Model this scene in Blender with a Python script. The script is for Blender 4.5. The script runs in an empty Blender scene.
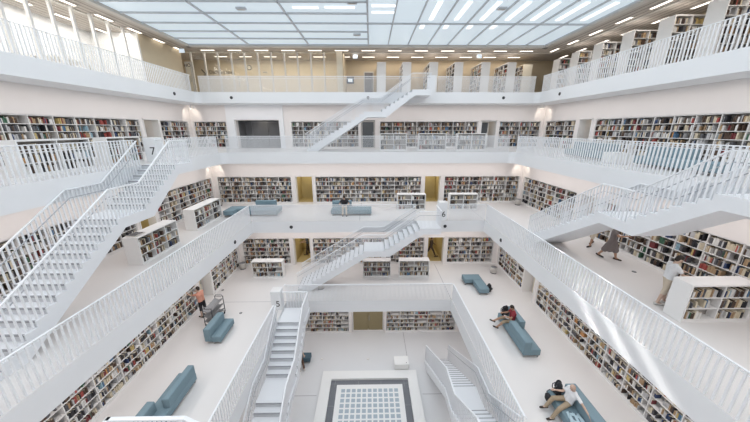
import bpy, bmesh, math, random
from mathutils import Vector, Matrix
random.seed(7)
rnd = random.Random(11)
SC = bpy.context.scene
COL = SC.collection
PI = math.pi

# ------------------------------------------------------------------ dimensions (metres, ground floor of the hall = 0)
DZ = 4.0
Z = {4: 0.0, 5: 4.0, 6: 8.0, 7: 12.0, 8: 16.0}
A = {5: 4.74, 6: 7.23, 7: 9.72, 8: 12.22}                 # half width of the void
B = {4: 6.92, 5: 9.28, 6: 11.64, 7: 14.0, 8: 16.36}       # half width to the walls
SLAB = 0.74
CEIL8 = 18.9
WT = 0.42                                                  # wall thickness / niche depth

# ------------------------------------------------------------------ materials
def nt(m):
    m.use_nodes = True
    return m.node_tree, m.node_tree.nodes['Principled BSDF']

def mat(name, col, rough=0.6, noise=0.0, scale=8.0, metal=0.0, emit=0.0, ecol=None, spec=0.35):
    m = bpy.data.materials.new(name)
    t, b = nt(m)
    b.inputs['Roughness'].default_value = rough
    b.inputs['Metallic'].default_value = metal
    b.inputs['Specular IOR Level'].default_value = spec
    c = (*col, 1)
    b.inputs['Base Color'].default_value = c
    if noise > 0:
        n = t.nodes.new('ShaderNodeTexNoise'); n.inputs['Scale'].default_value = scale
        n.inputs['Detail'].default_value = 4
        tc = t.nodes.new('ShaderNodeTexCoord'); t.links.new(tc.outputs['Object'], n.inputs['Vector'])
        r = t.nodes.new('ShaderNodeMapRange')
        r.inputs['To Min'].default_value = 1 - noise; r.inputs['To Max'].default_value = 1 + noise
        t.links.new(n.outputs['Fac'], r.inputs['Value'])
        h = t.nodes.new('ShaderNodeHueSaturation'); h.inputs['Color'].default_value = c
        t.links.new(r.outputs['Result'], h.inputs['Value'])
        t.links.new(h.outputs['Color'], b.inputs['Base Color'])
    if emit > 0:
        b.inputs['Emission Color'].default_value = (*(ecol or col), 1)
        b.inputs['Emission Strength'].default_value = emit
    return m

def floor_mat(name, col, lines):
    """polished floor with thin joints: lines = [('X', x, ymin, ymax) or ('Y', y, xmin, xmax)]"""
    m = mat(name, col, 0.35, 0.025, 0.7)
    t, b = nt(m)
    src = b.inputs['Base Color'].links[0].from_socket
    tc = t.nodes.new('ShaderNodeTexCoord'); sp = t.nodes.new('ShaderNodeSeparateXYZ')
    t.links.new(tc.outputs['Object'], sp.inputs[0])
    acc = None
    def math_(op, a, bb):
        n = t.nodes.new('ShaderNodeMath'); n.operation = op
        for i, v in enumerate((a, bb)):
            if isinstance(v, (int, float)): n.inputs[i].default_value = v
            else: t.links.new(v, n.inputs[i])
        return n.outputs[0]
    for ax, c, lo, hi in lines:
        u, w = (sp.outputs[0], sp.outputs[1]) if ax == 'X' else (sp.outputs[1], sp.outputs[0])
        d = math_('LESS_THAN', math_('ABSOLUTE', math_('SUBTRACT', u, c), 0), 0.018)
        d = math_('MULTIPLY', d, math_('GREATER_THAN', w, lo))
        d = math_('MULTIPLY', d, math_('LESS_THAN', w, hi))
        acc = d if acc is None else math_('MAXIMUM', acc, d)
    mx = t.nodes.new('ShaderNodeMixRGB'); mx.inputs[2].default_value = (0.42, 0.42, 0.44, 1)
    t.links.new(acc, mx.inputs[0]); t.links.new(src, mx.inputs[1])
    t.links.new(mx.outputs[0], b.inputs['Base Color'])
    return m

def slat_ceiling_mat():
    m = mat('slatted_ceiling', (0.30, 0.265, 0.235), 0.7)
    t, b = nt(m)
    tc = t.nodes.new('ShaderNodeTexCoord'); sp = t.nodes.new('ShaderNodeSeparateXYZ')
    t.links.new(tc.outputs['Object'], sp.inputs[0])
    def math_(op, a, bb=0.0):
        n = t.nodes.new('ShaderNodeMath'); n.operation = op
        for i, v in enumerate((a, bb)):
            if isinstance(v, (int, float)): n.inputs[i].default_value = v
            else: t.links.new(v, n.inputs[i])
        return n.outputs[0]
    d = math_('MAXIMUM', math_('ABSOLUTE', sp.outputs[0]), math_('ABSOLUTE', sp.outputs[1]))
    f = math_('GREATER_THAN', math_('FRACT', math_('MULTIPLY', d, 3.2)), 0.78)
    mx = t.nodes.new('ShaderNodeMixRGB')
    mx.inputs[1].default_value = (0.50, 0.455, 0.41, 1); mx.inputs[2].default_value = (0.25, 0.22, 0.195, 1)
    t.links.new(f, mx.inputs[0]); t.links.new(mx.outputs[0], b.inputs['Base Color'])
    return m

def glass_mat(name, tint, mixf):
    m = bpy.data.materials.new(name); m.use_nodes = True
    t = m.node_tree; t.nodes.clear()
    o = t.nodes.new('ShaderNodeOutputMaterial'); mx = t.nodes.new('ShaderNodeMixShader')
    tr = t.nodes.new('ShaderNodeBsdfTransparent'); gl = t.nodes.new('ShaderNodeBsdfGlossy')
    tr.inputs[0].default_value = (*tint, 1); gl.inputs['Roughness'].default_value = 0.03
    mx.inputs[0].default_value = mixf
    t.links.new(tr.outputs[0], mx.inputs[1]); t.links.new(gl.outputs[0], mx.inputs[2]); t.links.new(mx.outputs[0], o.inputs[0])
    return m

M = {
 'slab': mat('white_slab_paint', (0.81, 0.825, 0.845), 0.5, 0.015, 0.8),
 'wall': mat('warm_white_plaster', (0.80, 0.77, 0.755), 0.7, 0.02, 1.2),
 'case': mat('white_shelf_lacquer', (0.80, 0.795, 0.79), 0.45, 0.015, 5),
 'caseback': mat('shaded_shelf_back', (0.42, 0.395, 0.375), 0.6, 0.03, 4),  # shadow inside the shelves put into the panel colour
 'rail': mat('white_rail_paint', (0.84, 0.86, 0.89), 0.4, 0.01, 6),
 'grip': mat('grey_grip_rail', (0.45, 0.47, 0.50), 0.35, 0.02, 6, 0.3),
 'stair': mat('white_stair_paint', (0.80, 0.82, 0.85), 0.45, 0.015, 2),
 'riser': mat('shaded_grey_riser', (0.60, 0.62, 0.65), 0.5, 0.03, 4),  # greyer than the treads: riser shade put into the colour
 'nosing': mat('dark_nosing_strip', (0.34, 0.35, 0.37), 0.6, 0.05, 9),
 'beige': mat('beige_panel', (0.62, 0.53, 0.39), 0.6, 0.05, 1.5),
 'beigel': mat('pale_beige_panel', (0.72, 0.66, 0.54), 0.6, 0.04, 1.5),
 'yellow': mat('mustard_yellow_paint', (0.52, 0.42, 0.20), 0.55, 0.05, 1.2),
 'olive': mat('olive_door_lacquer', (0.27, 0.225, 0.125), 0.45, 0.05, 1.2),
 'slats': slat_ceiling_mat(),
 'edge': mat('skylight_edge_paint', (0.60, 0.57, 0.53), 0.6, 0.02, 2),
 'mull': mat('skylight_bar_grey', (0.56, 0.59, 0.62), 0.5, 0.03, 3),
 'alu': mat('pale_aluminium', (0.62, 0.60, 0.57), 0.4, 0.03, 3, 0.2),
 'pane': mat('luminous_skylight_pane', (0.35, 0.40, 0.43), 0.35, 0.0, 1, emit=0.52, ecol=(0.79, 0.91, 1.0)),
 'tube': mat('lit_tube', (1, 1, 1), 0.5, emit=0.85, ecol=(0.95, 0.97, 1.0)),
 'lamp': mat('lit_lamp_diffuser', (1, 0.97, 0.9), 0.5, emit=2.5, ecol=(1.0, 0.92, 0.82)),
 'sofa': mat('blue_felt_upholstery', (0.19, 0.275, 0.32), 0.9, 0.08, 30),
 'teal': mat('dark_teal_upholstery', (0.075, 0.13, 0.165), 0.9, 0.08, 30),
 'steel': mat('brushed_steel', (0.42, 0.43, 0.45), 0.35, 0.04, 12, 0.7),
 'dark': mat('dark_grey_metal', (0.10, 0.105, 0.115), 0.5, 0.06, 8, 0.2),
 'mid': mat('mid_grey_metal', (0.27, 0.275, 0.285), 0.5, 0.06, 8, 0.1),
 'black': mat('black_fabric', (0.022, 0.023, 0.027), 0.8, 0.15, 20),
 'doord': mat('dark_glass_door', (0.10, 0.11, 0.12), 0.2, 0.08, 1.0),
 'lobby': mat('grey_lobby_panel', (0.20, 0.20, 0.21), 0.5, 0.05, 1.0),
 'glass': glass_mat('clear_glass', (0.96, 0.97, 0.97), 0.03),
 'water': mat('dark_slate_border', (0.17, 0.18, 0.20), 0.4, 0.08, 3),
 'gpane': mat('grey_blue_glass_square', (0.42, 0.49, 0.55), 0.25, 0.05, 3),
 'basin': mat('white_basin', (0.83, 0.83, 0.82), 0.5, 0.015, 1.5),
 'page': mat('book_pages', (0.72, 0.66, 0.54), 0.8, 0.06, 30),
 'screen': mat('dark_screen', (0.08, 0.085, 0.095), 0.2, 0.05, 2),
 'print': mat('printed_black', (0.05, 0.05, 0.055), 0.6, 0.05, 10),
 'exit': mat('pale_sign_face', (0.80, 0.9, 1.0), 0.5, emit=0.6, ecol=(0.7, 0.85, 1.0)),
}
M['floor5'] = floor_mat('pale_floor_lower', (0.73, 0.715, 0.708), [('X', 4.74, 4.74, 9.2), ('Y', 4.74, -9.2, -4.74), ('X', -4.74, -9.2, -4.74), ('Y', -4.74, 4.74, 9.2)])
M['floor6'] = floor_mat('pale_floor_middle', (0.74, 0.722, 0.712), [('X', 7.23, 7.23, 11.6), ('Y', 7.23, -11.6, -7.23), ('X', -0.6, 7.3, 11.6)])
M['floor7'] = floor_mat('pale_floor_upper', (0.78, 0.775, 0.77), [('X', 9.72, 9.72, 14), ('Y', 9.72, -14, -9.72)])
M['floor8'] = floor_mat('pale_floor_top', (0.74, 0.72, 0.69), [('X', 12.22, 12.22, 16), ('Y', 12.22, -16, -12.22)])
M['floor4'] = floor_mat('blue_grey_floor', (0.70, 0.71, 0.725), [('Y', 2.2, -6.9, -2.8), ('X', 2.3, 3.9, 6.9), ('X', -6.9, -6.9, 6.9), ('Y', 2.2, 2.8, 6.9)])

BOOKC = [('dark brown', (0.085, 0.055, 0.04)), ('black', (0.03, 0.03, 0.035)), ('charcoal grey', (0.11, 0.11, 0.12)),
         ('white', (0.72, 0.71, 0.69)), ('cream', (0.62, 0.55, 0.42)), ('pale grey', (0.48, 0.48, 0.49)),
         ('red', (0.36, 0.08, 0.07)), ('blue', (0.09, 0.18, 0.30)), ('light blue', (0.28, 0.42, 0.50)),
         ('orange', (0.48, 0.25, 0.10)), ('tan', (0.40, 0.28, 0.17)), ('mustard yellow', (0.52, 0.40, 0.17)),
         ('dark green', (0.06, 0.14, 0.09)), ('maroon', (0.19, 0.045, 0.05)), ('navy', (0.035, 0.06, 0.14))]
BOOKW = [15, 14, 12, 11, 9, 10, 2.2, 1.6, 1.5, 1.2, 10, 1.3, 1.2, 3, 2]
BM = [mat('book_' + n.replace(' ', '_'), c, 0.6, 0.06, 40) for n, c in BOOKC]

# ------------------------------------------------------------------ mesh collector
def R(k, s, n):
    """local frame of a side: s to the viewer's right, n outwards. k: 0 back, 1 left, -1 right, 2 front"""
    if k == 0: return (s, n)
    if k == 1: return (-n, s)
    if k == -1: return (n, -s)
    return (-s, -n)

class MB:
    def __init__(self, k=None):
        self.v = []; self.f = []; self.m = []; self.k = k
    def add(self, vs, fs, mi=0):
        o = len(self.v)
        if self.k is not None:
            vs = [(*R(self.k, p[0], p[1]), p[2]) for p in vs]
        self.v += [tuple(p) for p in vs]
        self.f += [tuple(i + o for i in f) for f in fs]
        self.m += [mi] * len(fs)
        return self
    def box(self, x0, x1, y0, y1, z0, z1, mi=0):
        x0, x1 = min(x0, x1), max(x0, x1); y0, y1 = min(y0, y1), max(y0, y1); z0, z1 = min(z0, z1), max(z0, z1)
        vs = [(x, y, z) for z in (z0, z1) for y in (y0, y1) for x in (x0, x1)]
        return self.add(vs, [(0, 2, 3, 1), (4, 5, 7, 6), (0, 1, 5, 4), (2, 6, 7, 3), (0, 4, 6, 2), (1, 3, 7, 5)], mi)
    def bbox(self, x0, x1, y0, y1, z0, z1, r=0.03, mi=0):
        """box with chamfered edges (8 corners cut into triangles)"""
        x0, x1 = min(x0, x1), max(x0, x1); y0, y1 = min(y0, y1), max(y0, y1)
        bm = bmesh.new()
        bmesh.ops.create_cube(bm, size=1)
        for v in bm.verts:
            v.co = Vector(((x0 + x1) / 2 + v.co.x * (x1 - x0), (y0 + y1) / 2 + v.co.y * (y1 - y0), (z0 + z1) / 2 + v.co.z * (z1 - z0)))
        bmesh.ops.bevel(bm, geom=bm.edges[:], offset=r, segments=2, affect='EDGES', profile=0.6)
        bm.verts.index_update()
        self.add([v.co[:] for v in bm.verts], [[v.index for v in f.verts] for f in bm.faces], mi)
        bm.free(); return self
    def prism(self, poly, n0, n1, mi=0):
        """poly in (s, z), extruded over n"""
        c = len(poly)
        vs = [(p[0], n0, p[1]) for p in poly] + [(p[0], n1, p[1]) for p in poly]
        fs = [tuple(range(c)), tuple(range(2 * c - 1, c - 1, -1))] + [(i, i + c, (i + 1) % c + c, (i + 1) % c) for i in range(c)]
        return self.add(vs, fs, mi)
    def zprism(self, poly, z0, z1, mi=0):
        c = len(poly)
        vs = [(p[0], p[1], z0) for p in poly] + [(p[0], p[1], z1) for p in poly]
        fs = [tuple(range(c))[::-1], tuple(range(c, 2 * c))] + [(i, (i + 1) % c, (i + 1) % c + c, i + c) for i in range(c)]
        return self.add(vs, fs, mi)
    def lathe(self, cx, cy, prof, seg=20, mi=0):
        vs = []; fs = []
        for r, z in prof:
            for i in range(seg):
                a = 2 * PI * i / seg; vs.append((cx + r * math.cos(a), cy + r * math.sin(a), z))
        for j in range(len(prof) - 1):
            for i in range(seg):
                fs.append((j * seg + i, j * seg + (i + 1) % seg, (j + 1) * seg + (i + 1) % seg, (j + 1) * seg + i))
        fs.append(tuple(range(seg))[::-1]); fs.append(tuple(range((len(prof) - 1) * seg, len(prof) * seg)))
        return self.add(vs, fs, mi)
    def cone(self, p, q, r1, r2, seg=10, mi=0):
        """tapered limb with rounded ends, closed"""
        p, q = Vector(p), Vector(q); d = q - p; L = d.length
        if L < 1e-6: d = Vector((0, 0, 1)); L = 1e-6
        d = d / L
        a = d.orthogonal().normalized(); b = d.cross(a)
        prof = [(-r1 * math.cos(t), r1 * math.sin(t)) for t in (0.25, 0.8, 1.35)] + [(L + r2 * math.sin(t), r2 * math.cos(t)) for t in (0.2, 0.75, 1.3)]
        vs = []; fs = []
        for h, r in prof:
            for i in range(seg):
                an = 2 * PI * i / seg; vs.append(p + d * h + (a * math.cos(an) + b * math.sin(an)) * r)
        for j in range(len(prof) - 1):
            for i in range(seg):
                fs.append((j * seg + i, j * seg + (i + 1) % seg, (j + 1) * seg + (i + 1) % seg, (j + 1) * seg + i))
        fs.append(tuple(range(seg))[::-1]); fs.append(tuple(range((len(prof) - 1) * seg, len(prof) * seg)))
        return self.add(vs, fs, mi)
    def tube(self, pts, r, seg=8, mi=0):
        for a, b in zip(pts, pts[1:]): self.cone(a, b, r, r, seg, mi)
        return self
    def ball(self, c, rx, ry, rz, mi=0, seg=14, rings=9, rot=None):
        vs = []; fs = []
        for j in range(1, rings):
            t = PI * j / rings
            for i in range(seg):
                a = 2 * PI * i / seg
                p = Vector((rx * math.sin(t) * math.cos(a), ry * math.sin(t) * math.sin(a), rz * math.cos(t)))
                if rot is not None: p = rot @ p
                vs.append(Vector(c) + p)
        for s in (1, -1):
            p = Vector((0, 0, rz * s)); p = rot @ p if rot is not None else p
            vs.append(Vector(c) + p)
        for j in range(rings - 2):
            for i in range(seg):
                fs.append((j * seg + i, (j + 1) * seg + i, (j + 1) * seg + (i + 1) % seg, j * seg + (i + 1) % seg))
        top, bot = len(vs) - 2, len(vs) - 1
        for i in range(seg):
            fs.append((top, i, (i + 1) % seg)); fs.append((bot, (rings - 2) * seg + (i + 1) % seg, (rings - 2) * seg + i))
        return self.add(vs, fs, mi)
    def build(self, name, mats, parent=None, smooth=False):
        me = bpy.data.meshes.new(name)
        o0 = parent
        off = Vector((0, 0, 0))
        while o0 is not None:
            off += Vector(o0.location); o0 = o0.parent
        me.from_pydata([Vector(p) - off for p in self.v], [], self.f)
        if not isinstance(mats, (list, tuple)): mats = [mats]
        for m in mats: me.materials.append(m)
        if len(mats) > 1: me.polygons.foreach_set('material_index', self.m)
        if smooth: me.polygons.foreach_set('use_smooth', [True] * len(me.polygons))
        me.validate(); me.update()
        o = bpy.data.objects.new(name, me); COL.objects.link(o)
        if parent is not None: o.parent = parent
        return o

def tag(o, label, cat, group=None, kind=None):
    o['label'] = label; o['category'] = cat
    if group: o['group'] = group
    if kind: o['kind'] = kind
    return o
def thing(name, label, cat, loc, group=None):
    o = bpy.data.objects.new(name, None); COL.objects.link(o); o.location = loc
    return tag(o, label, cat, group)
def struct(o):
    o['kind'] = 'structure'; return o
def copy_tree(o, parent=None):
    c = o.copy(); COL.objects.link(c)
    if parent is not None: c.parent = parent
    for ch in [x for x in bpy.data.objects if x.parent == o and x is not c]: copy_tree(ch, c)
    return c

ONES = 'zeroth first second third fourth fifth sixth seventh eighth ninth tenth eleventh twelfth thirteenth fourteenth fifteenth sixteenth seventeenth eighteenth nineteenth'.split()
TENS = ['', '', 'twenty', 'thirty', 'forty', 'fifty', 'sixty', 'seventy', 'eighty', 'ninety']
TENTH = ['', '', 'twentieth', 'thirtieth', 'fortieth', 'fiftieth', 'sixtieth', 'seventieth', 'eightieth', 'ninetieth']
def ordw(n):
    if n < 20: return ONES[n]
    if n < 100: return TENTH[n // 10] if n % 10 == 0 else TENS[n // 10] + '-' + ONES[n % 10]
    h = ['', 'one-hundred', 'two-hundred', 'three-hundred'][n // 100]
    return h + 'th' if n % 100 == 0 else h + '-' + ordw(n % 100)

# ------------------------------------------------------------------ the setting: floors, walls, ceilings
def ring(a, b, z0, z1, rad):
    """slab ring with rounded inner corners; material 0 sides/underside, 1 top"""
    inner = []; outer = []
    for cx, cy, a0 in ((1, 1, 0), (-1, 1, 90), (-1, -1, 180), (1, -1, 270)):
        for i in range(7):
            t = math.radians(a0 + 90 * i / 6)
            inner.append((cx * (a - rad) + rad * math.cos(t), cy * (a - rad) + rad * math.sin(t)))
            outer.append((cx * b, cy * b))
    n = len(inner); mb = MB()
    vs = [(x, y, z) for z in (z0, z1) for x, y in inner] + [(x, y, z) for z in (z0, z1) for x, y in outer]
    top = []; rest = []
    for i in range(n):
        j = (i + 1) % n
        same = outer[i] == outer[j]
        rest.append((i, i + n, j + n, j))
        if same:
            top.append((i + n, 2 * n + n + i, j + n)); rest.append((i, j, 2 * n + i))
        else:
            top.append((i + n, 3 * n + i, 3 * n + j, j + n)); rest.append((i, j, 2 * n + j, 2 * n + i)); rest.append((2 * n + i, 2 * n + j, 3 * n + j, 3 * n + i))
    mb.add(vs, rest, 0)
    mb.f += top; mb.m += [1] * len(top)
    return mb

OUT = B[8] + 0.6
struct(MB().box(-OUT, OUT, -OUT, OUT, -0.3, 0.0).build('floor', M['floor4']))
for lv, rad in ((5, 0.06), (6, 0.06), (7, 0.4), (8, 0.4)):
    struct(ring(A[lv], B[lv] + 0.44 + (2.9 if lv < 8 else 0), Z[lv] - SLAB, Z[lv], rad).build('floor', [M['slab'], M['floor%d' % lv]]))

SIDE = {0: 'back', 1: 'left', -1: 'right', 2: 'front'}
TOPS = 2.07                                                # top of shelf niches and doors
def wall(lv, k, openings):
    """wall of one gallery side with niches / doorways (s0, s1, height)"""
    b = B[lv]; z0 = Z[lv]; z1 = (Z[lv + 1] - SLAB) if lv < 8 else CEIL8
    mb = MB(k)
    s = -b
    for s0, s1, h in sorted(openings):
        if s0 > s: mb.box(s, s0, b, b + WT, z0, z1)
        mb.box(s0, s1, b, b + WT, z0 + h, z1)
        s = s1
    mb.box(s, b, b, b + WT, z0, z1)
    return struct(mb.build('wall_' + SIDE[k], M['wall'] if lv < 8 else M['beige']))

# openings: (s0, s1, kind).  's' shelf niche, 'd' doorway
OPEN = {
 (4, 0): [(-5.9, -1.4, 's'), (-1.22, 0.98, 'd'), (1.1, 5.9, 's')],
 (4, 1): [(-5.5, 5.5, 's')], (4, -1): [(-5.5, 5.5, 's')],
 (5, 0): [(-9.05, -5.68, 's'), (-5.45, -4.2, 'd'), (-4.06, 3.95, 's'), (4.15, 5.4, 'd'), (5.62, 8.98, 's')],
 (5, 1): [(5.66, 9.05, 's'), (4.32, 5.5, 'd'), (-6.5, 4.18, 's')],
 (5, -1): [(-9.05, -5.72, 's'), (-5.58, -4.45, 'd'), (-4.25, 6.0, 's')],
 (6, 0): [(-11.38, -5.86, 's'), (-5.58, -4.25, 'd'), (-4.08, 3.96, 's'), (4.17, 5.43, 'd'), (5.7, 11.45, 's')],
 (6, 1): [(5.75, 11.4, 's'), (4.38, 5.5, 'd'), (-5.0, 4.2, 's')],
 (6, -1): [(-11.4, -5.85, 's'), (-5.5, -4.4, 'd'), (-4.2, 5.2, 's')],
 (7, 0): [(-13.78, -11.25, 's'), (-10.49, -7.12, 'd'), (-6.17, -0.82, 's'), (-0.63, 0.48, 'd'), (0.86, 8.72, 's'), (8.96, 10.24, 'd'), (10.45, 13.78, 's')],
 (7, 1): [(10.67, 13.7, 's'), (9.15, 10.5, 'd'), (0.2, 8.92, 's')],
 (7, -1): [(-13.7, -10.38, 's'), (-10.02, -8.86, 'd'), (-8.62, 1.5, 's')],
 (8, 0): [], (8, 1): [], (8, -1): [], (8, 2): [], (7, 2): [], (6, 2): [], (5, 2): [], (4, 2): [],
}
for (lv, k), ops in OPEN.items():
    wall(lv, k, [(a, c, TOPS if kd == 's' else (2.12 if lv != 7 or k else 2.15)) for a, c, kd in ops])

# corridors behind the doorways
def corridor(lv, k, s0, s1, depth, m, lit=0, h=2.12, frame=True):
    b = B[lv]; z0 = Z[lv]
    n0, n1 = b + WT, b + WT + depth
    mb = MB(k)
    mb.box(s0 - 0.06, s0, n0, n1, z0, z0 + h + 0.06); mb.box(s1, s1 + 0.06, n0, n1, z0, z0 + h + 0.06)
    mb.box(s0 - 0.06, s1 + 0.06, n1, n1 + 0.06, z0, z0 + h + 0.06); mb.box(s0, s1, n0, n1, z0 + h, z0 + h + 0.06)
    mb.box(s0, s1, n0, n1, z0, z0 + 0.012)
    struct(mb.build('wall_' + SIDE[k], m))
    if lit:
        l = bpy.data.lights.new('corridor_fill', 'AREA'); l.energy = lit; l.size = 0.8; l.color = (1, 0.9, 0.7)  # unseen fill light added to brighten the corridor walls
        o = bpy.data.objects.new('corridor_fill', l); COL.objects.link(o)
        x, y = R(k, (s0 + s1) / 2, (n0 + n1) / 2); o.location = (x, y, z0 + h - 0.03)
def door_frame(lv, k, s0, s1, m, h=2.12):
    b = B[lv]; z0 = Z[lv]; mb = MB(k)
    mb.box(s0, s0 + 0.05, b - 0.03, b + WT, z0, z0 + h); mb.box(s1 - 0.05, s1, b - 0.03, b + WT, z0, z0 + h)
    mb.box(s0, s1, b - 0.03, b + WT, z0 + h - 0.05, z0 + h)
    o = mb.build('door_frame', m); return struct(o)
for lv, k, s0, s1 in ((5, 0, -5.45, -4.2), (5, 0, 4.15, 5.4), (6, 0, -5.58, -4.25), (6, 0, 4.17, 5.43), (6, 1, 4.38, 5.5)):
    corridor(lv, k, s0 + 0.05, s1 - 0.05, 2.4 if lv == 5 else 1.2, M['yellow'], 9 if lv == 5 else 6)
    door_frame(lv, k, s0, s1, M['case'])
for lv, k, s0, s1 in ((5, 1, 4.32, 5.5), (5, -1, -5.58, -4.45), (6, -1, -5.5, -4.4), (7, 1, 9.15, 10.5), (7, -1, -10.02, -8.86), (7, 0, 8.96, 10.24)):
    corridor(lv, k, s0 + 0.05, s1 - 0.05, 1.0, M['wall'], 1.5)
    door_frame(lv, k, s0, s1, M['case'])
corridor(7, 0, -10.49, -7.12, 1.25, M['lobby'], 2.5, h=2.15)

DN = [0]
def leaf(lv, k, s0, s1, n, mt, frame_mat, h=2.05, two=False):
    """a closed door leaf: frame, panel, handle"""
    DN[0] += 1
    z0 = Z[lv]
    x, y = R(k, (s0 + s1) / 2, n)
    r = bpy.data.objects.new('door_%d' % DN[0], None); COL.objects.link(r); r.location = (x, y, z0); r['kind'] = 'structure'
    mb = MB(k)
    mb.box(s0, s0 + 0.07, n, n + 0.07, z0, z0 + h); mb.box(s1 - 0.07, s1, n, n + 0.07, z0, z0 + h); mb.box(s0 + 0.07, s1 - 0.07, n, n + 0.07, z0 + h - 0.08, z0 + h)
    mb.box(s0 + 0.07, s1 - 0.07, n, n + 0.07, z0, z0 + 0.05)
    mb.build('door_frame', frame_mat, r)
    p = MB(k)
    if two:
        c = (s0 + s1) / 2
        p.box(s0 + 0.07, c - 0.01, n + 0.015, n + 0.05, z0 + 0.05, z0 + h - 0.08); p.box(c + 0.01, s1 - 0.07, n + 0.015, n + 0.05, z0 + 0.05, z0 + h - 0.08)
    else:
        p.box(s0 + 0.07, s1 - 0.07, n + 0.015, n + 0.05, z0 + 0.05, z0 + h - 0.08)
    p.build('door_panel', mt, r)
    hb = MB(k)
    hs = (s0 + s1) / 2 + 0.06 if two else s1 - 0.14
    hb.box(hs, hs + 0.025, n - 0.04, n - 0.015, z0 + 0.85, z0 + 1.25); hb.box(hs, hs + 0.025, n - 0.04, n + 0.02, z0 + 0.88, z0 + 0.9); hb.box(hs, hs + 0.025, n - 0.04, n + 0.02, z0 + 1.2, z0 + 1.22)
    hb.build('door_handle', M['steel'], r)
leaf(4, 0, -1.2, 0.96, B[4] + 0.2, M['olive'], M['case'], two=True)
corridor(4, 0, -1.2, 0.96, 0.3, M['olive'])
leaf(7, 0, -0.6, 0.45, B[7] + 0.12, M['doord'], M['alu'], 2.1)
corridor(7, 0, -0.6, 0.45, 0.4, M['lobby'])
leaf(7, 0, 9.0, 9.75, B[7] + 0.42, M['doord'], M['alu'], 2.05)
leaf(7, 0, -9.9, -7.15, B[7] + WT + 1.1, M['lobby'], M['mid'], 2.1, two=True)
leaf(7, -1, -9.5, -8.93, B[7] + 0.4, M['doord'], M['alu'], 2.05)
leaf(7, 1, 9.25, 9.75, B[7] + 0.5, M['yellow'], M['case'], 2.05)
leaf(5, -1, -5.48, -4.55, B[5] + 0.5, M['beigel'], M['alu'], 2.05)
leaf(5, 1, 4.42, 5.4, B[5] + 0.5, M['beigel'], M['alu'], 2.05)

# white lift-shaft facing on the second gallery from the top, with a lintel above its opening
mb = MB()
z0, z1 = Z[7], Z[8] - SLAB
b = B[7]
mb.box(-11.15, -10.55, b - 0.1, b - 0.002, z0, z1); mb.box(-7.06, -6.72, b - 0.1, b - 0.002, z0, z1); mb.box(-10.55, -7.06, b - 0.1, b - 0.002, z0 + 2.2, z1)
struct(mb.build('trim_1', M['slab']))

# top gallery ceiling with the luminous skylight
struct(ring(12.05, OUT, CEIL8, CEIL8 + 0.25, 0.02).build('ceiling', [M['slats'], M['slats']]))
mb = MB()
for k in (0, 1, -1, 2):
    q = MB(k); q.box(-12.3, 12.3, 12.0, 12.3, CEIL8 - 0.1, CEIL8 + 0.0); mb.v, mb.f, mb.m = (mb.v + q.v, mb.f + [tuple(i + len(mb.v) for i in f) for f in q.f], mb.m + q.m)
struct(mb.build('trim_2', M['edge']))
mb = MB()
for k in (0, 1, -1):
    q = MB(k); q.box(-13.95, 13.95, 13.72, 13.95, CEIL8 - 0.03, CEIL8 - 0.002); o = len(mb.v); mb.v += q.v; mb.f += [tuple(i + o for i in f) for f in q.f]; mb.m += q.m
struct(mb.build('trim_3', M['edge']))
sk = bpy.data.objects.new('window_1', None); COL.objects.link(sk); sk.location = (0, 0, CEIL8); sk['kind'] = 'structure'
MB().box(-12.05, 12.05, -12.05, 12.05, CEIL8 + 0.06, CEIL8 + 0.1).build('pane', M['pane'], sk)
mb = MB()
zb0, zb1 = CEIL8 - 0.02, CEIL8 + 0.06
def bar(x0, x1, y0, y1): mb.box(x0, x1, y0, y1, zb0, zb1)
w = 0.032
for q in ((-1, 1, True), (1, 1, False), (1, -1, True), (-1, -1, False)):   # pinwheel of four quarters
    sx, sy, longx = q
    for i in range(1, 10):
        t = 12 * i / 9
        if longx: bar(min(0, 12 * sx), max(0, 12 * sx), sy * t - w, sy * t + w)
        else: bar(sx * t - w, sx * t + w, min(0, 12 * sy), max(0, 12 * sy))
    for i in range(1, 3):
        t = 4.0 * i
        if longx: bar(sx * t - w * 1.2, sx * t + w * 1.2, min(0, 12 * sy), max(0, 12 * sy))
        else: bar(min(0, 12 * sx), max(0, 12 * sx), sy * t - w * 1.2, sy * t + w * 1.2)
bar(-0.045, 0.045, -12, 12)
mb.build('window_frame', M['mull'], sk)
# lit tubes lying along the panes
tubes = [(0.62 + 1.333 * k, 5.3, 7.5, 'Y') for k in range(2, 9)] + [(0.75, 5.8, 1.1, 'X'), (0.75, 6.55, 1.1, 'X'), (-1.3, 6.0, 1.4, 'X'), (-2.9, 6.05, 1.2, 'X'), (-0.6, 4.7, 1.4, 'X')] + [(0.35 + 1.333 * k, 8.2, 8.8, 'Y') for k in (2, 3, 4, 5)]
for i, t in enumerate(tubes):
    if t[3] == 'Y': mb = MB().bbox(t[0] - 0.11, t[0] + 0.11, t[1], t[2], CEIL8 + 0.02, CEIL8 + 0.058, 0.015)
    else: mb = MB().bbox(t[0] - t[2] / 2, t[0] + t[2] / 2, t[1] - 0.09, t[1] + 0.09, CEIL8 + 0.02, CEIL8 + 0.058, 0.015)
    o = mb.build('tube_light', M['tube'])
    if i < 7: lab = 'long lit tube along the %s narrow pane of the skylight, counted from its middle bar' % ordw(i + 3)
    elif i < 12: lab = 'short lit tube across the skylight beside its middle bar, %s of the crosswise tubes' % ordw(i - 6)
    else: lab = 'short bright patch of tube near the far edge of the skylight, %s of four' % ordw(i - 11)
    tag(o, lab, 'light', 'lit tubes in the skylight')
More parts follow.
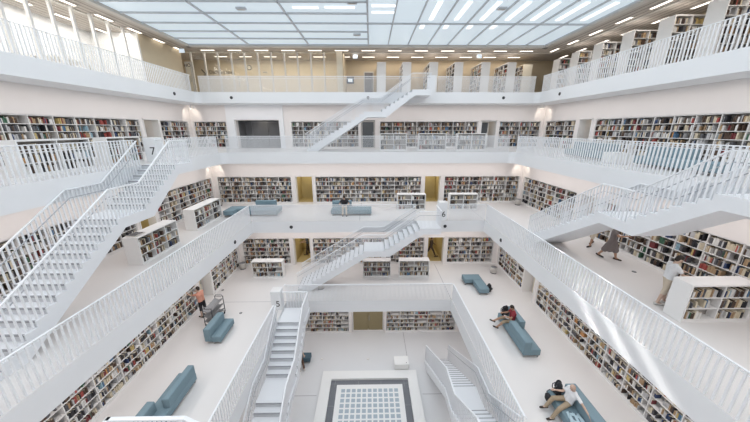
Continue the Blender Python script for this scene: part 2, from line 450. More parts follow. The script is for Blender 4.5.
for i, (x, y) in enumerate(((-5.94, 6.12), (-0.68, 5.4), (-0.66, 9.84), (6.33, 5.96))):
    r = thing('smoke_detector', ['flat grey detector on a wide pane of the skylight, far from its middle bar', 'pale grey detector on the skylight beside its middle bar, nearer the viewer', 'pale grey detector on the skylight beside its middle bar, close to the far edge', 'flat grey detector on a narrow pane of the skylight'][i], 'detector', (x, y, CEIL8), 'detectors on the skylight')
    MB().box(x - 0.22, x + 0.22, y - 0.1, y + 0.1, CEIL8 - 0.02, CEIL8 + 0.06).build('housing', M['mull'], r)
    MB().box(x - 0.15, x + 0.15, y - 0.05, y + 0.05, CEIL8 - 0.045, CEIL8 - 0.02).build('cover', M['alu'], r)

# ------------------------------------------------------------------ recessed ceiling lights of the top gallery
def clight(k, s, n, label):
    x, y = R(k, s, n)
    r = thing('ceiling_light', label, 'light', (x, y, CEIL8), 'slim recessed lights in the top ceiling')
    f = MB(k)
    L, W = 0.47, 0.085
    for a in ((s - L - 0.03, s + L + 0.03, n - W - 0.03, n - W), (s - L - 0.03, s + L + 0.03, n + W, n + W + 0.03), (s - L - 0.03, s - L, n - W, n + W), (s + L, s + L + 0.03, n - W, n + W)):
        f.box(*a, CEIL8 - 0.035, CEIL8 - 0.003)
    f.build('frame', M['alu'], r)
    MB(k).box(s - L, s + L, n - W, n + W, CEIL8 - 0.03, CEIL8 - 0.005).build('diffuser', M['lamp'], r)
P0 = 1.905
for row, n in ((1, 13.2), (2, 15.05)):
    for i in range(13):
        s = -11.44 + P0 * i
        clight(0, s, n, 'recessed light above the top gallery back, %s from left, %s row' % (ordw(i + 1), 'front' if row == 1 else 'rear'))
for k, nm in ((1, 'left'), (-1, 'right')):
    for row, n in ((1, 13.3), (2, 15.2)):
        for i in range(8):
            y = 12.95 - P0 * i if row == 1 else 14.8 - P0 * i
            if k == 1 and (n > 15 and y > 9.6): continue
            s = y if k == 1 else -y
            clight(k, s, n, 'recessed light above the top gallery %s side, %s from back corner, %s row' % (nm, ordw(i + 1), 'inner' if row == 1 else 'outer'))

# ------------------------------------------------------------------ slab spotlights
for lv, k, s, nm in ((8, 0, -9.75, 'back edge of the top slab, first from left'), (8, 0, -0.05, 'back edge of the top slab, at its middle'), (8, 0, 9.71, 'back edge of the top slab, last on the right'),
                     (8, 1, 9.9, 'left edge of the top slab near the far corner'), (8, -1, -9.8, 'right edge of the top slab near the far corner'),
                     (6, 0, -4.84, 'back edge of the middle slab, left of white stair'), (6, 0, 4.76, 'back edge of the middle slab, under the sign showing 6'),
                     (6, 1, 4.86, 'left edge of the middle slab near the far corner'), (6, -1, -4.88, 'right edge of the middle slab near the far corner')):
    n = A[lv]; z = Z[lv] - 0.37
    x, y = R(k, s, n)
    r = thing('wall_spotlight', 'black spotlight set in the ' + nm, 'spotlight', (x, y, z), 'black spotlights in the slab edges')
    def disc(rad, d0, d1, nm_, m):
        q = MB(k); vs = []; c = 14
        for d in (d0, d1):
            for i in range(c):
                t = 2 * PI * i / c; vs.append((s + rad * math.cos(t), n - d, z + rad * math.sin(t)))
        q.add(vs, [tuple(range(c)), tuple(range(c, 2 * c))[::-1]] + [(i, (i + 1) % c, (i + 1) % c + c, i + c) for i in range(c)])
        q.build(nm_, m, r)
    disc(0.105, -0.02, 0.02, 'trim_ring', M['dark']); disc(0.085, 0.0, 0.035, 'lens', M['print'])

# ------------------------------------------------------------------ railings
SP = 0.125
def rail_bars(mb, k_pts, n0, n1, h0, h1, sp=SP, t=0.03):
    """vertical flat bars between two polylines over s"""
    def at(pts, s):
        for (a, za), (b_, zb) in zip(pts, pts[1:]):
            if a <= s <= b_: return za + (zb - za) * (s - a) / max(b_ - a, 1e-6)
        return None
    s = k_pts[0][0] + 0.03
    while s < k_pts[-1][0] - 0.02:
        z = at(k_pts, s)
        if z is not None: mb.box(s - t / 2, s + t / 2, n0, n1, z + h0, z + h1)
        s += sp
def rail(lv, k, s0, s1, label):
    a, z = A[lv], Z[lv]
    x, y = R(k, (s0 + s1) / 2, a + 0.05)
    r = thing('railing', label, 'railing', (x, y, z), 'white gallery railings')
    q = MB(k); rail_bars(q, [(s0, z), (s1, z)], a + 0.02, a + 0.06, 0.0, 1.02, *(((0.05, 0.011) if lv > 5 else (0.075, 0.018)) if k == 0 else (0.14, 0.036)))
    q.build('bar_panel', M['rail'], r)
    q = MB(k); q.bbox(s0, s1, a + 0.015, a + 0.07, z + 1.02, z + 1.05, 0.008); h = q.build('handrail', M['rail'], r)
    q = MB(k); q.tube([(s0 + 0.05, a + 0.15, z + 0.9), (s1 - 0.05, a + 0.15, z + 0.9)], 0.011)
    g = q.build('grip_rail', M['rail'], r)
GN = {8: 'top gallery', 7: 'upper gallery', 6: 'middle gallery', 5: 'lowest gallery'}
for lv in (5, 6, 7, 8):
    a = A[lv] + 0.0
    stairs_back = lv in (6, 8)
    for k in (0, 1, -1):
        has = (k == 0) == stairs_back
        e = a - (0.3 if lv > 6 else 0.0)
        if has:
            rail(lv, k, -e if k != 1 else -a + 1, 2.9, 'white barred railing on the %s of the %s, before its stair opening' % (('back', 'left', 'right')[k], GN[lv]))
            rail(lv, k, 4.9, e if k != -1 else a - 1, 'short white barred railing on the %s of the %s, beyond its stair' % (('back', 'left', 'right')[k], GN[lv]))
        else:
            lo, hi = (-e, e) if k == 0 else ((-a + 1, e) if k == 1 else (-e, a - 1))
            rail(lv, k, lo, hi, 'unbroken white barred railing along the %s of the %s' % (('back', 'left', 'right')[k], GN[lv]))

# ------------------------------------------------------------------ staircases
RH = DZ / 23
S1, GO, LA, LB, ST, SE = -4.34, 0.285, -0.35, 0.905, 2.9, 4.15
def stair(lv, k, label):
    """flight from level lv-1 up to lv along the side k of the void"""
    a, z0 = A[lv], Z[lv - 1]
    n0, n1 = a - 1.45, a - 0.035
    sp, bt = (0.135, 0.034) if k in (1, -1) else (0.075, 0.014)
    x, y = R(k, 0, (n0 + n1) / 2)
    r = thing('staircase', label, 'staircase', (x, y, z0), 'white stairs between the galleries')
    nos = [(S1 + GO * i, z0 + RH * (i + 1)) for i in range(15)]           # nosing points, last = landing start
    nos2 = [(LB + GO * i, z0 + RH * (16 + i)) for i in range(8)]
    for lst, cnt in ((nos, 14), (nos2, 7)):
        for i in range(cnt):
            s, z = lst[i]
            q = MB(k)
            q.box(s + 0.001, s + GO + 0.02, n0 + 0.03, n1 - 0.03, z - 0.04, z, 0)
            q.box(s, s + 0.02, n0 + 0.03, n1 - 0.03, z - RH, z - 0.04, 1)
            q.box(s - 0.004, s + 0.03, n0 + 0.03, n1 - 0.03, z - 0.045, z + 0.003, 2)
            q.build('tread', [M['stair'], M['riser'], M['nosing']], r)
    for s, z, e in ((LA, z0 + RH * 15, LB), (ST, Z[lv], SE)):
        q = MB(k)
        q.box(s + 0.02, e + (0.02 if e == LB else 0), n0 + 0.03, n1 - 0.03 if e == LB else a + 0.0, z - 0.2, z, 0)
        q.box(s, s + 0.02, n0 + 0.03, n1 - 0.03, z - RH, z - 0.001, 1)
        q.box(s - 0.004, s + 0.03, n0 + 0.03, n1 - 0.03, z - 0.03, z + 0.003, 2)
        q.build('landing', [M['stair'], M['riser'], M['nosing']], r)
    # saw-toothed side plates with a straight underside
    top = [(S1, z0)]
    for s, z in nos[:-1]: top += [(s, z), (s + GO, z)]
    top += [(LA, z0 + RH * 15), (LB, z0 + RH * 15)]
    for s, z in nos2[:-1]: top += [(s, z), (s + GO, z)]
    top += [(ST, Z[lv]), (SE, Z[lv])]
    zl = z0 + RH * 15
    bot = [(SE, Z[lv] - 0.36), (ST + 0.22, Z[lv] - 0.36), (LB + 0.3, zl - 0.36), (LA + 0.25, zl - 0.36), (S1 + 0.75, z0)]
    poly = top + bot
    for na, nb in ((n0, n0 + 0.03), (n1 - 0.03, n1)):
        p2 = poly
        q = MB(k); q.prism(p2, na, nb); q.build('side_plate', M['stair'], r)
    so = bot[::-1]
    q = MB(k)
    vs = [(s, n, z) for n in (n0 + 0.03, n1 - 0.03) for s, z in so]
    q.add(vs, [(i, i + 1, i + 6, i + 5) for i in range(4)]); q.build('soffit', M['stair'], r)
    # barred balustrades on both flanks
    line = [(S1 - 0.02, z0 + RH), (LA, zl), (LB, zl), (ST, Z[lv]), (SE, Z[lv])]
    for which, (na, nb, pts) in enumerate(((n0 + 0.032, n0 + 0.07, line), (n1 - 0.034, n1 + 0.0, line[:4] if True else line))):
        q = MB(k); rail_bars(q, pts, na, nb, -0.14, 0.99, sp, bt)
        b_ = q.build('bar_panel', M['rail'], r)
        q = MB(k); nc = (na + nb) / 2
        for (s0_, za), (s1_, zb) in zip(pts, pts[1:]):
            q.prism([(s0_, za + 0.985), (s1_, zb + 0.985), (s1_, zb + 1.02), (s0_, za + 1.02)], nc - 0.03, nc + 0.03)
        q.build('handrail', M['rail'], b_)
        q = MB(k); ni = n0 + 0.14 if which == 0 else n1 - 0.1
        q.tube([(s, ni, z + 0.74) for s, z in pts], 0.015)
        q.build('grip_rail', M['grip'], b_)
    q = MB(k)
    for i in range(8): q.box(SE - 0.045, SE, n0 + 0.12 + 0.15 * i, n0 + 0.155 + 0.15 * i, Z[lv] - 0.0, Z[lv] + 0.97)
    e = q.build('end_bar_panel', M['rail'], r)
    q = MB(k); q.box(SE - 0.06, SE + 0.015, n0 + 0.02, a + 0.02, Z[lv] + 0.985, Z[lv] + 1.02); q.build('handrail', M['rail'], e)
stair(8, 0, 'white barred stair rising along the back edge to the top gallery')
stair(7, 1, 'large white barred stair rising at the left, climbing away to the sign showing 7')
stair(7, -1, 'white barred stair at the right climbing towards the viewer over the middle gallery')
stair(6, 0, 'white stair crossing the middle of the back, climbing to the sign showing 6')
stair(6, 2, 'nearest white stair, only its landing corner showing at the bottom left of the hall')
stair(5, 1, 'white stair going down from the sign showing 5 to the ground floor')
stair(5, -1, 'white stair on the right of the basin rising from the ground floor')

# level signs: white boxes with a numeral
def text(body, size, loc, rot, m, parent=None, name='numeral', ext=0.004, ax='CENTER'):
    c = bpy.data.curves.new(name, 'FONT'); c.body = body; c.size = size; c.extrude = ext; c.align_x = ax; c.align_y = 'CENTER'
    o = bpy.data.objects.new(name, c); COL.objects.link(o)
    c.materials.append(m)
    dg = bpy.context.evaluated_depsgraph_get()
    me = bpy.data.meshes.new_from_object(o.evaluated_get(dg)); bpy.data.objects.remove(o)
    me.name = name
    o = bpy.data.objects.new(name, me); COL.objects.link(o)
    if parent is not None:
        o.parent = parent; loc = Vector(loc) - Vector(parent.location)
    o.location = loc; o.rotation_euler = rot
    return o
def sign(num, x, y, z, w, d, h, tx, label):
    r = thing('level_sign', label, 'sign', (x, y, z), 'white level signs beside the stairs')
    MB().bbox(x - w / 2, x + w / 2, y - d / 2, y + d / 2, z + 0.002, z + h, 0.015).build('box', M['slab'], r)
    MB().box(x - w / 2 + 0.04, x + w / 2 - 0.04, y - d / 2 + 0.04, y + d / 2 - 0.04, z + h, z + h + 0.006).build('top_plate', M['case'], r)
    if num: text(num, 0.5, (x + tx, y - d / 2 - 0.006, z + h * 0.34 if num != '7' else z + h * 0.45), (PI / 2, 0, 0), M['print'], r)
sign('5', -5.04, 4.2, Z[5], 0.52, 0.52, 1.12, 0.1, 'white sign box showing 5 at the top of the lowest stair')
sign('6', 4.58, 7.52, Z[6], 0.52, 0.52, 1.15, 0.05, 'white sign box showing 6 on the middle gallery at the stair landing')
sign('7', -10.02, 4.3, Z[7], 0.52, 0.52, 1.1, 0.1, 'white sign box showing 7 at the head of the large stair')
sign('', 4.5, 12.51, Z[8], 0.52, 0.52, 1.1, 0.0, 'plain white sign box at the stair landing of the top gallery')

# ------------------------------------------------------------------ bookcases and their books
BOOKS = []
CASES = []
def fill(k, s0, s1, nf, depth, z, hmax, cid, row, start, style):
    """books along one compartment; returns the running count from the left"""
    dens, small = style
    s = s0 + 0.015; cnt = start
    stop = s1 - 0.01
    if rnd.random() < 0.55: stop = s0 + (s1 - s0) * rnd.uniform(dens, 1.0)
    lead = None
    while True:
        if rnd.random() < 0.06 * (1.6 - dens): s += rnd.uniform(0.04, 0.25)
        t = rnd.choice((0.022, 0.028, 0.034, 0.04, 0.05, 0.06))
        if s + t > stop: break
        if lead is None or rnd.random() < 0.6: lead = rnd.choices(range(len(BOOKC)), BOOKW)[0]
        h = min(hmax - 0.015, rnd.uniform(0.17, 0.27) * small)
        d = rnd.uniform(0.14, 0.2)
        inset = rnd.uniform(0.012, 0.05)
        cnt += 1
        BOOKS.append((k, s, s + t - 0.003, nf + inset, d, z, h, lead, cid, row, cnt))
        s += t
    return cnt
def bookcase(name, k, s0, s1, nf, z0, H, rows, depth, label, phrase, style=(0.55, 1.0), base=0.12, endm='case', cat='bookcase', group='white wall bookcases', builtin=True, bay=0.95, books=True, maxdepth=None):
    x, y = R(k, (s0 + s1) / 2, nf + depth / 2)
    r = thing(name, label, cat, (x, y, z0), group)
    cid = len(CASES); CASES.append(phrase)
    t = 0.035 if builtin else 0.045
    bd = maxdepth or depth
    e0, e1 = s0 + 0.004, s1 - 0.004
    q = MB(k)
    q.box(e0, e0 + t, nf, nf + depth, z0, z0 + H); q.box(e1 - t, e1, nf, nf + depth, z0, z0 + H)
    q.box(e0 + t, e1 - t, nf, nf + depth, z0 + H - t, z0 + H)
    q.box(e0 + t, e1 - t, nf, nf + depth, z0, z0 + base)
    q.build('frame', M[endm], r)
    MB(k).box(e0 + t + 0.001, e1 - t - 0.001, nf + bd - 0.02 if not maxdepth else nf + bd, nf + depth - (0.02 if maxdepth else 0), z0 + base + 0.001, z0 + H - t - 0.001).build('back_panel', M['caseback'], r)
    pitch = (H - base - t) / rows
    nb = max(1, round((s1 - s0) / bay))
    bw = (e1 - e0 - 2 * t) / nb
    for i in range(1, rows):
        zz = z0 + base + pitch * i
        MB(k).box(e0 + t, e1 - t, nf + 0.006, nf + bd - 0.022, zz - 0.025, zz).build('shelf', M['case'], r)
    for j in range(1, nb):
        ss = e0 + t + bw * j
        MB(k).box(ss - 0.014, ss + 0.014, nf + 0.003, nf + bd - 0.022, z0 + base, z0 + H - t).build('divider', M['case'], r)
    if books:
        for i in range(rows):
            cnt = 0
            for j in range(nb):
                ss = e0 + t + bw * j
                cnt = fill(k, ss + 0.016, ss + bw - 0.016, nf, bd, z0 + base + pitch * i + 0.002, pitch - 0.03, cid, rows - i, cnt, style)
    return r
WALLN = {0: 'back wall', 1: 'left wall', -1: 'right wall'}
LVN = {4: 'ground floor', 5: 'lowest gallery', 6: 'middle gallery', 7: 'upper gallery'}
# label for each built-in run: (level, side) -> list in order of s
LAB = {
 (4, 0): ['left of the olive double door', 'right of the olive double door'],
 (4, 1): ['behind the stair foot'], (4, -1): ['opposite the basin'],
 (5, 0): ['left of the left yellow doorway', 'between the two yellow doorways', 'beside the walking man'],
 (5, 1): ['long run before the door', 'between door and far corner'],
 (5, -1): ['between far corner and door', 'long run in front of the door'],
 (6, 0): ['left of the left yellow doorway', 'between the two yellow doorways', 'right of the right yellow doorway'],
 (6, 1): ['behind the large stair', 'between yellow door and far corner'],
 (6, -1): ['between far corner and door', 'long run under the climbing stair'],
 (7, 0): ['in the left corner', 'behind the stair', 'between the two dark doors', 'in the right corner'],
 (7, 1): ['long run before the open doorway', 'between doorway and far corner'],
 (7, -1): ['between far corner and doorway', 'long run in front of the doorway'],
}
PH = {
 (4, 0): ['ground-floor case left of the door', 'ground-floor case right of the door'], (4, 1): ['ground-floor left case'], (4, -1): ['ground-floor right case'],
 (5, 0): ['lowest gallery back-left case', 'lowest gallery back-middle case', 'lowest gallery back-right case'],
 (5, 1): ['lowest gallery long left-wall case', 'lowest gallery left-corner case'], (5, -1): ['lowest gallery right-corner case', 'lowest gallery long right-wall case'],
 (6, 0): ['middle gallery back-left case', 'middle gallery back-middle case', 'middle gallery back-right case'],
 (6, 1): ['middle gallery left case behind stair', 'middle gallery left-corner case'], (6, -1): ['middle gallery right-corner case', 'middle gallery long right-wall case'],
 (7, 0): ['upper gallery back-left corner case', 'upper gallery case behind stair', 'upper gallery back case between doors', 'upper gallery back-right corner case'],
 (7, 1): ['upper gallery long left-wall case', 'upper gallery left-corner case'], (7, -1): ['upper gallery right-corner case', 'upper gallery long right-wall case'],
}
for (lv, k), ops in OPEN.items():
    i = 0
    for s0, s1, kd in sorted(ops):
        if kd != 's': continue
        st = {4: (0.25, 0.85), 5: (0.55, 0.95), 6: (0.5, 0.98), 7: (0.6, 1.0)}[lv]
        if lv == 5 and k: st = (0.8, 0.85)
        bookcase('bookcase', k, s0, s1, B[lv] + 0.02, Z[lv], TOPS - 0.006, 6, 0.36,
                 'built-in bookcase, %s of the %s, %s' % (WALLN[k], LVN[lv], LAB[lv, k][i]), PH[lv, k][i], st)
        i += 1

# low free-standing bookcases
def low(k, s0, s1, nf, z0, H, D, label, phrase, rows=3, style=(0.5, 1.0)):
    return bookcase('low_bookcase', k, s0, s1, nf, z0, H, rows, D, label, phrase, style, 0.1, group='low free-standing bookcases', builtin=False, maxdepth=D * 0.48)
low(0, -7.72, -5.7, 7.42, Z[5], 1.18, 0.5, 'low white bookcase on the lowest gallery before the left yellow doorway', 'low case by the left yellow doorway')
low(0, -0.44, 1.42, 7.4, Z[5], 1.18, 0.5, 'low white bookcase on the lowest gallery standing under the stair landing', 'low case under the stair landing')
low(0, 1.96, 3.97, 7.4, Z[5], 1.18, 0.5, 'low white bookcase on the lowest gallery in front of the walking man', 'low case beside the walking man')
low(0, 1.95, 3.93, 9.55, Z[6], 1.15, 0.5, 'low white bookcase on the middle gallery left of the sign showing 6', 'low case left of sign 6')
low(0, 5.6, 7.58, 9.55, Z[6], 1.15, 0.5, 'low white bookcase on the middle gallery right of the sign showing 6', 'low case right of sign 6')
low(0, 0.78, 2.68, 11.0, Z[7], 1.18, 0.5, 'low white bookcase behind the upper back railing, beside the dark glass door', 'low upper case beside glass door')
low(0, 3.5, 5.48, 11.0, Z[7], 1.18, 0.5, 'low white bookcase behind the upper back railing, middle one of three', 'middle low upper case')
low(0, 6.25, 8.3, 11.0, Z[7], 1.18, 0.5, 'low white bookcase behind the upper back railing, before the open dark door', 'low upper case before open door')
# faces towards the void on the left of the middle gallery (frame k=1 faces +X)
low(1, 1.5, 3.9, 9.42, Z[6], 1.22, 0.62, 'low white bookcase with a dark tablet on top, beside the large left stair', 'low case beside the large stair')
low(1, 5.64, 8.4, 9.62, Z[6], 1.22, 0.62, 'low white bookcase on the left of the middle gallery towards the corner bench', 'low case towards the corner bench')
low(1, 2.75, 4.5, 10.75, Z[7], 1.15, 0.55, 'low white bookcase behind the upper left railing, beside the sign showing 7', 'low case beside sign 7', style=(0.8, 1.0))
low(1, -0.3, 2.05, 10.75, Z[7], 1.15, 0.55, 'low white bookcase behind the upper left railing, nearest the viewer', 'nearest low upper-left case', style=(0.8, 1.0))
# the case by the standing reader at the right: books face the viewer
low(0, 9.2, 11.2, -2.42, Z[6], 1.22, 0.52, 'low white bookcase at the right of the middle gallery, a reader standing behind it', 'low case before the standing reader')
r = thing('tablet', 'dark tablet lying on top of the low bookcase beside the large left stair', 'tablet', (-9.75, 1.85, Z[6] + 1.22))
MB().bbox(-9.98, -9.55, 1.6, 2.15, Z[6] + 1.221, Z[6] + 1.26, 0.012).build('case', M['alu'], r)
MB().box(-9.94, -9.59, 1.64, 2.11, Z[6] + 1.26, Z[6] + 1.266).build('screen', M['screen'], r)

# tall double-sided stacks of the top gallery
TG = 'tall book stacks of the top gallery'
XB = [0.97, 2.88, 4.9, 6.8, 8.85, 10.82]
for i, xc in enumerate(XB):
    # books on the -X face: frame k=-1 (n = X, s = -Y)
    bookcase('book_stack', -1, -16.3, -13.9, xc - 0.33, Z[8], 2.3, 7, 0.66,
             'tall white book stack at the back of the top gallery, %s from the glass door' % ordw(i + 1), 'top gallery %s back stack' % ordw(i + 1), (0.7, 1.0), 0.1, cat='bookcase', group=TG, builtin=False, maxdepth=0.3)
bookcase('book_stack', -1, -16.3, -14.6, 12.05, Z[8], 2.3, 7, 0.72, 'tall beige-ended book stack in the back right corner of the top gallery', 'top gallery beige corner stack', (0.7, 1.0), 0.1, endm='beigel', group=TG, builtin=False, maxdepth=0.3)
YR = [13.42, 11.43, 9.46, 7.42, 5.4, 3.4, 1.4, -0.6]
for i, yc in enumerate(YR):
    bookcase('book_stack', 0, 13.85, 16.25, yc - 0.36, Z[8], 2.4, 7, 0.72,
             'tall white book stack along the right of the top gallery, %s from the back corner' % ordw(i + 1), 'top gallery %s right stack' % ordw(i + 1), (0.75, 1.0), 0.1, group=TG, builtin=False, maxdepth=0.3)

# ------------------------------------------------------------------ top gallery: glazed rooms
r = thing('glazed_screen', 'tall glass screen with pale posts at the back left of the top gallery', 'glass screen', (-7.4, 13.55, Z[8]), 'glazed screens of the top gallery')
for i in range(11):
    x = -12.88 + 0.962 * i
    MB().box(x - 0.05, x + 0.05, 13.5, 13.62, Z[8], CEIL8 - 0.04).build('post', M['alu'], r)
for i in range(11):
    x = -12.88 + 0.962 * i
    MB().box(x + 0.055, x + 0.962 - 0.055, 13.55, 13.56, Z[8] + 0.03, CEIL8 - 0.05).build('pane', M['glass'], r)
MB().box(-12.93, -2.35, 13.48, 13.64, Z[8], Z[8] + 0.03).build('sill', M['alu'], r)
r = thing('glazed_screen', 'tall glass screen with pale posts along the left of the top gallery', 'glass screen', (-13.5, 5.0, Z[8]), 'glazed screens of the top gallery')
for i in range(12):
    y = 9.45 - 0.93 * i
    MB().box(-13.56, -13.44, y - 0.05, y + 0.05, Z[8], CEIL8 - 0.04).build('post', M['case'], r)
    MB().box(-13.505, -13.495, y - 0.93 + 0.055, y - 0.055, Z[8] + 0.03, CEIL8 - 0.05).build('pane', M['glass'], r)
MB().box(-13.58, -13.42, -1.8, 9.5, Z[8], Z[8] + 0.03).build('sill', M['case'], r)
struct(MB().box(-2.33, -1.93, 13.4, 13.8, Z[8], CEIL8 - 0.03).build('column', M['beigel']))
struct(MB().box(-1.93, -1.86, 13.8, 16.3, Z[8], CEIL8).build('wall_inner', M['beige']))
struct(MB().box(-13.62, -13.42, 9.5, 13.3, Z[8], CEIL8 - 0.003).build('wall_left', M['beige']))
struct(MB().box(-16.3, -13.62, 9.5, 9.6, Z[8], CEIL8 - 0.003).build('wall_inner', M['case']))
struct(MB().box(-16.3, -16.2, -6, 9.5, Z[8], CEIL8 - 0.003).build('wall_left', M['case']))
leaf(8, 0, -13.42, -12.98, 13.55, M['beigel'], M['alu'], 2.2)
o = text('HO', 0.32, (-13.22, 13.5, Z[8] + 1.95), (PI / 2, 0, 0), M['print'], None, 'door_sign'); tag(o, 'dark lettering HO on the pale door in the back left corner of the top gallery', 'lettering')
o = text('Dachterrasse', 0.36, (-12.2, 16.33, Z[8] + 2.0), (PI / 2, 0, 0), M['print'], None, 'wall_lettering', ax='CENTER'); tag(o, 'dark word Dachterrasse on the beige wall behind the glass screen', 'lettering')
r = thing('wall_arrow', 'dark slanting arrow painted before the word Dachterrasse', 'arrow', (-13.6, 16.34, Z[8] + 1.98))
q = MB(); q.prism([(-13.8, 18.18), (-13.74, 18.22), (-13.46, 17.88), (-13.52, 17.84)], 16.325, 16.34); q.build('shaft', M['print'], r)
q = MB(); q.prism([(-13.45, 18.02), (-13.39, 18.02), (-13.39, 17.76), (-13.65, 17.76), (-13.65, 17.82), (-13.45, 17.82)], 16.325, 16.34); q.build('head', M['print'], r)
q = MB()
r = thing('wall_clock', 'round clock on the beige wall behind the glass screen', 'clock', (-9.85, 16.32, 18.35))
vs = []; c = 20
def ringdisc(cx, cz, rad, y0, y1):
    vs = [(cx + rad * math.cos(2 * PI * i / c), y, cz + rad * math.sin(2 * PI * i / c)) for y in (y0, y1) for i in range(c)]
    return MB().add(vs, [tuple(range(c)), tuple(range(c, 2 * c))[::-1]] + [(i, (i + 1) % c, (i + 1) % c + c, i + c) for i in range(c)])
ringdisc(-9.85, 18.35, 0.19, 16.31, 16.355).build('rim', M['print'], r)
ringdisc(-9.85, 18.35, 0.145, 16.30, 16.31).build('dial', M['beigel'], r)
MB().box(-9.86, -9.84, 16.294, 16.30, 18.35, 18.46).build('hand', M['print'], r)
for i, (x, z, w_, h_, lab) in enumerate(((-10.8, 17.3, 0.16, 0.85, 'narrow column of dark lettering panel on the beige wall below the clock'), (-8.58, 18.0, 0.42, 0.12, 'small dark plate on the beige wall right of the clock'))):
    r = thing('wall_plate', lab, 'plate', (x, 16.34, z))
    MB().box(x - w_ / 2, x + w_ / 2, 16.33, 16.352, z - h_ / 2, z + h_ / 2).build('backing', M['beigel'], r)
    q = MB()
    if h_ > w_:
        for j in range(5): q.box(x - 0.05, x + 0.05, 16.324, 16.33, z - 0.36 + 0.16 * j, z - 0.27 + 0.16 * j)
    else:
        for j in range(4): q.box(x - 0.17 + 0.09 * j, x - 0.11 + 0.09 * j, 16.324, 16.33, z - 0.035, z + 0.035)
    q.build('marking', M['print'], r)
r = thing('wall_screen', 'dark framed screen on the beige wall beside the column of the top gallery', 'screen', (-1.55, 16.3, 17.4))
MB().bbox(-1.86, -1.24, 16.28, 16.355, 17.15, 17.66, 0.015).build('frame', M['print'], r)
MB().box(-1.72, -1.38, 16.272, 16.282, 17.27, 17.53).build('display', M['exit'], r)
leaf(8, 0, -0.42, 0.4, 16.22, M['lobby'], M['alu'], 2.05)
for i, (x, y, lab) in enumerate(((-12.9, 12.6, 'over the back left corner'), (-1.0, 14.1, 'over the dark wall screen'), (8.27, 13.9, 'over the tall book stacks'))):
    r = thing('exit_sign', 'small pale lit sign hanging from the top ceiling ' + lab, 'sign', (x, y, CEIL8), 'hanging lit signs')
    MB().box(x - 0.012, x + 0.012, y - 0.012, y + 0.012, CEIL8 - 0.12, CEIL8).build('hanger', M['alu'], r)
    MB().bbox(x - 0.17, x + 0.17, y - 0.03, y + 0.03, CEIL8 - 0.33, CEIL8 - 0.1, 0.01).build('face', M['exit'], r)
# glass clerestory marks and seats behind the left screen
r = thing('white_table', 'white table behind the glass screen at the left of the top gallery', 'table', (-14.9, 6.2, Z[8]))
MB().bbox(-15.5, -14.3, 5.2, 7.2, Z[8] + 0.7, Z[8] + 0.75, 0.01).build('tabletop', M['case'], r)
for sx in (-15.4, -14.45):
    for sy in (5.35, 7.0): MB().box(sx, sx + 0.05, sy, sy + 0.05, Z[8], Z[8] + 0.7).build('leg', M['alu'], r)

# ------------------------------------------------------------------ sofas and benches
def sofa(name, label, z, seats, backs, m, group='blue upholstered sofas and benches', cat='sofa', H=0.42, BH=0.8, foot=0.12):
    """seats / backs: lists of (x0, x1, y0, y1)"""
    x = sum(a[0] + a[1] for a in seats) / (2 * len(seats)); y = sum(a[2] + a[3] for a in seats) / (2 * len(seats))
    r = thing(name, label, cat, (x, y, z), group)
    for x0, x1, y0, y1 in seats: MB().bbox(x0, x1, y0, y1, z + foot, z + H, 0.035).build('seat', m, r, True)
    for x0, x1, y0, y1 in backs:
        on = any(x0 < b_ - 0.05 and x1 > a_ + 0.05 and y0 < d_ - 0.05 and y1 > c_ + 0.05 and (x1 - x0) * (y1 - y0) * 0.6 < (min(x1, b_) - max(x0, a_)) * (min(y1, d_) - max(y0, c_)) for a_, b_, c_, d_ in seats)
        MB().bbox(x0, x1, y0, y1, z + (H - 0.05 if on else foot + 0.02), z + BH, 0.035).build('backrest', m, r, True)
    for x0, x1, y0, y1 in seats:
        MB().box(x0 + 0.06, x1 - 0.06, y0 + 0.06, y1 - 0.06, z + foot - 0.03, z + foot + 0.01).build('base_frame', M['dark'], r)
        for xa in (x0 + 0.05, x1 - 0.09):
            for ya in (y0 + 0.05, y1 - 0.09): MB().box(xa, xa + 0.04, ya, ya + 0.04, z, z + foot + 0.01).build('leg', M['steel'], r)
    return r
S = M['sofa']
sofa('sofa', 'blue sofa with one full backrest beside the grey book trolley', 4.0, [(-7.2, -6.76, 1.45, 2.75)], [(-7.5, -7.2, 1.45, 2.75)], S)
sofa('sofa', 'blue sofa with two offset backrests behind the nearest stair landing', 4.0, [(-7.36, -6.7, -3.1, -0.5)], [(-6.94, -6.705, -1.95, -0.51), (-7.355, -7.1, -3.09, -2.0)], S)
sofa('sofa', 'blue sofa on which a person in a red shirt sits', 4.0, [(6.62, 7.36, 0.42, 2.98)], [(6.625, 6.94, 0.425, 1.86), (7.08, 7.355, 1.75, 2.975)], S)
sofa('sofa', 'blue sofa on which a bald man in white lounges', 4.0, [(6.46, 7.36, -4.1, -1.45)], [(6.98, 7.355, -3.9, -1.55)], S)
sofa('bench', 'L-shaped blue bench without backrest near the far right corner', 4.0, [(6.0, 7.1, 6.3, 6.95), (6.5, 7.1, 5.17, 6.28)], [], S, cat='bench')
sofa('bench', 'L-shaped blue bench in the far left corner of the middle gallery', 8.0, [(-9.42, -8.3, 8.75, 9.4), (-9.42, -8.75, 8.15, 8.73)], [], S, cat='bench')
sofa('sofa', 'blue sofa on the middle gallery left of the yellow doorway', 8.0, [(-8.2, -6.0, 8.3, 9.45)], [(-7.76, -6.38, 9.3, 9.6)], S)
sofa('sofa', 'blue sofa on the middle gallery where a dark-haired reader sits', 8.0, [(-2.5, 0.16, 8.35, 9.3)], [(-2.5, -1.2, 9.1, 9.4)], S)
sofa('bench', 'dark teal bench on the ground floor beside the stair', 0.0, [(-5.1, -3.55, 4.3, 4.75)], [], M['teal'], cat='bench')
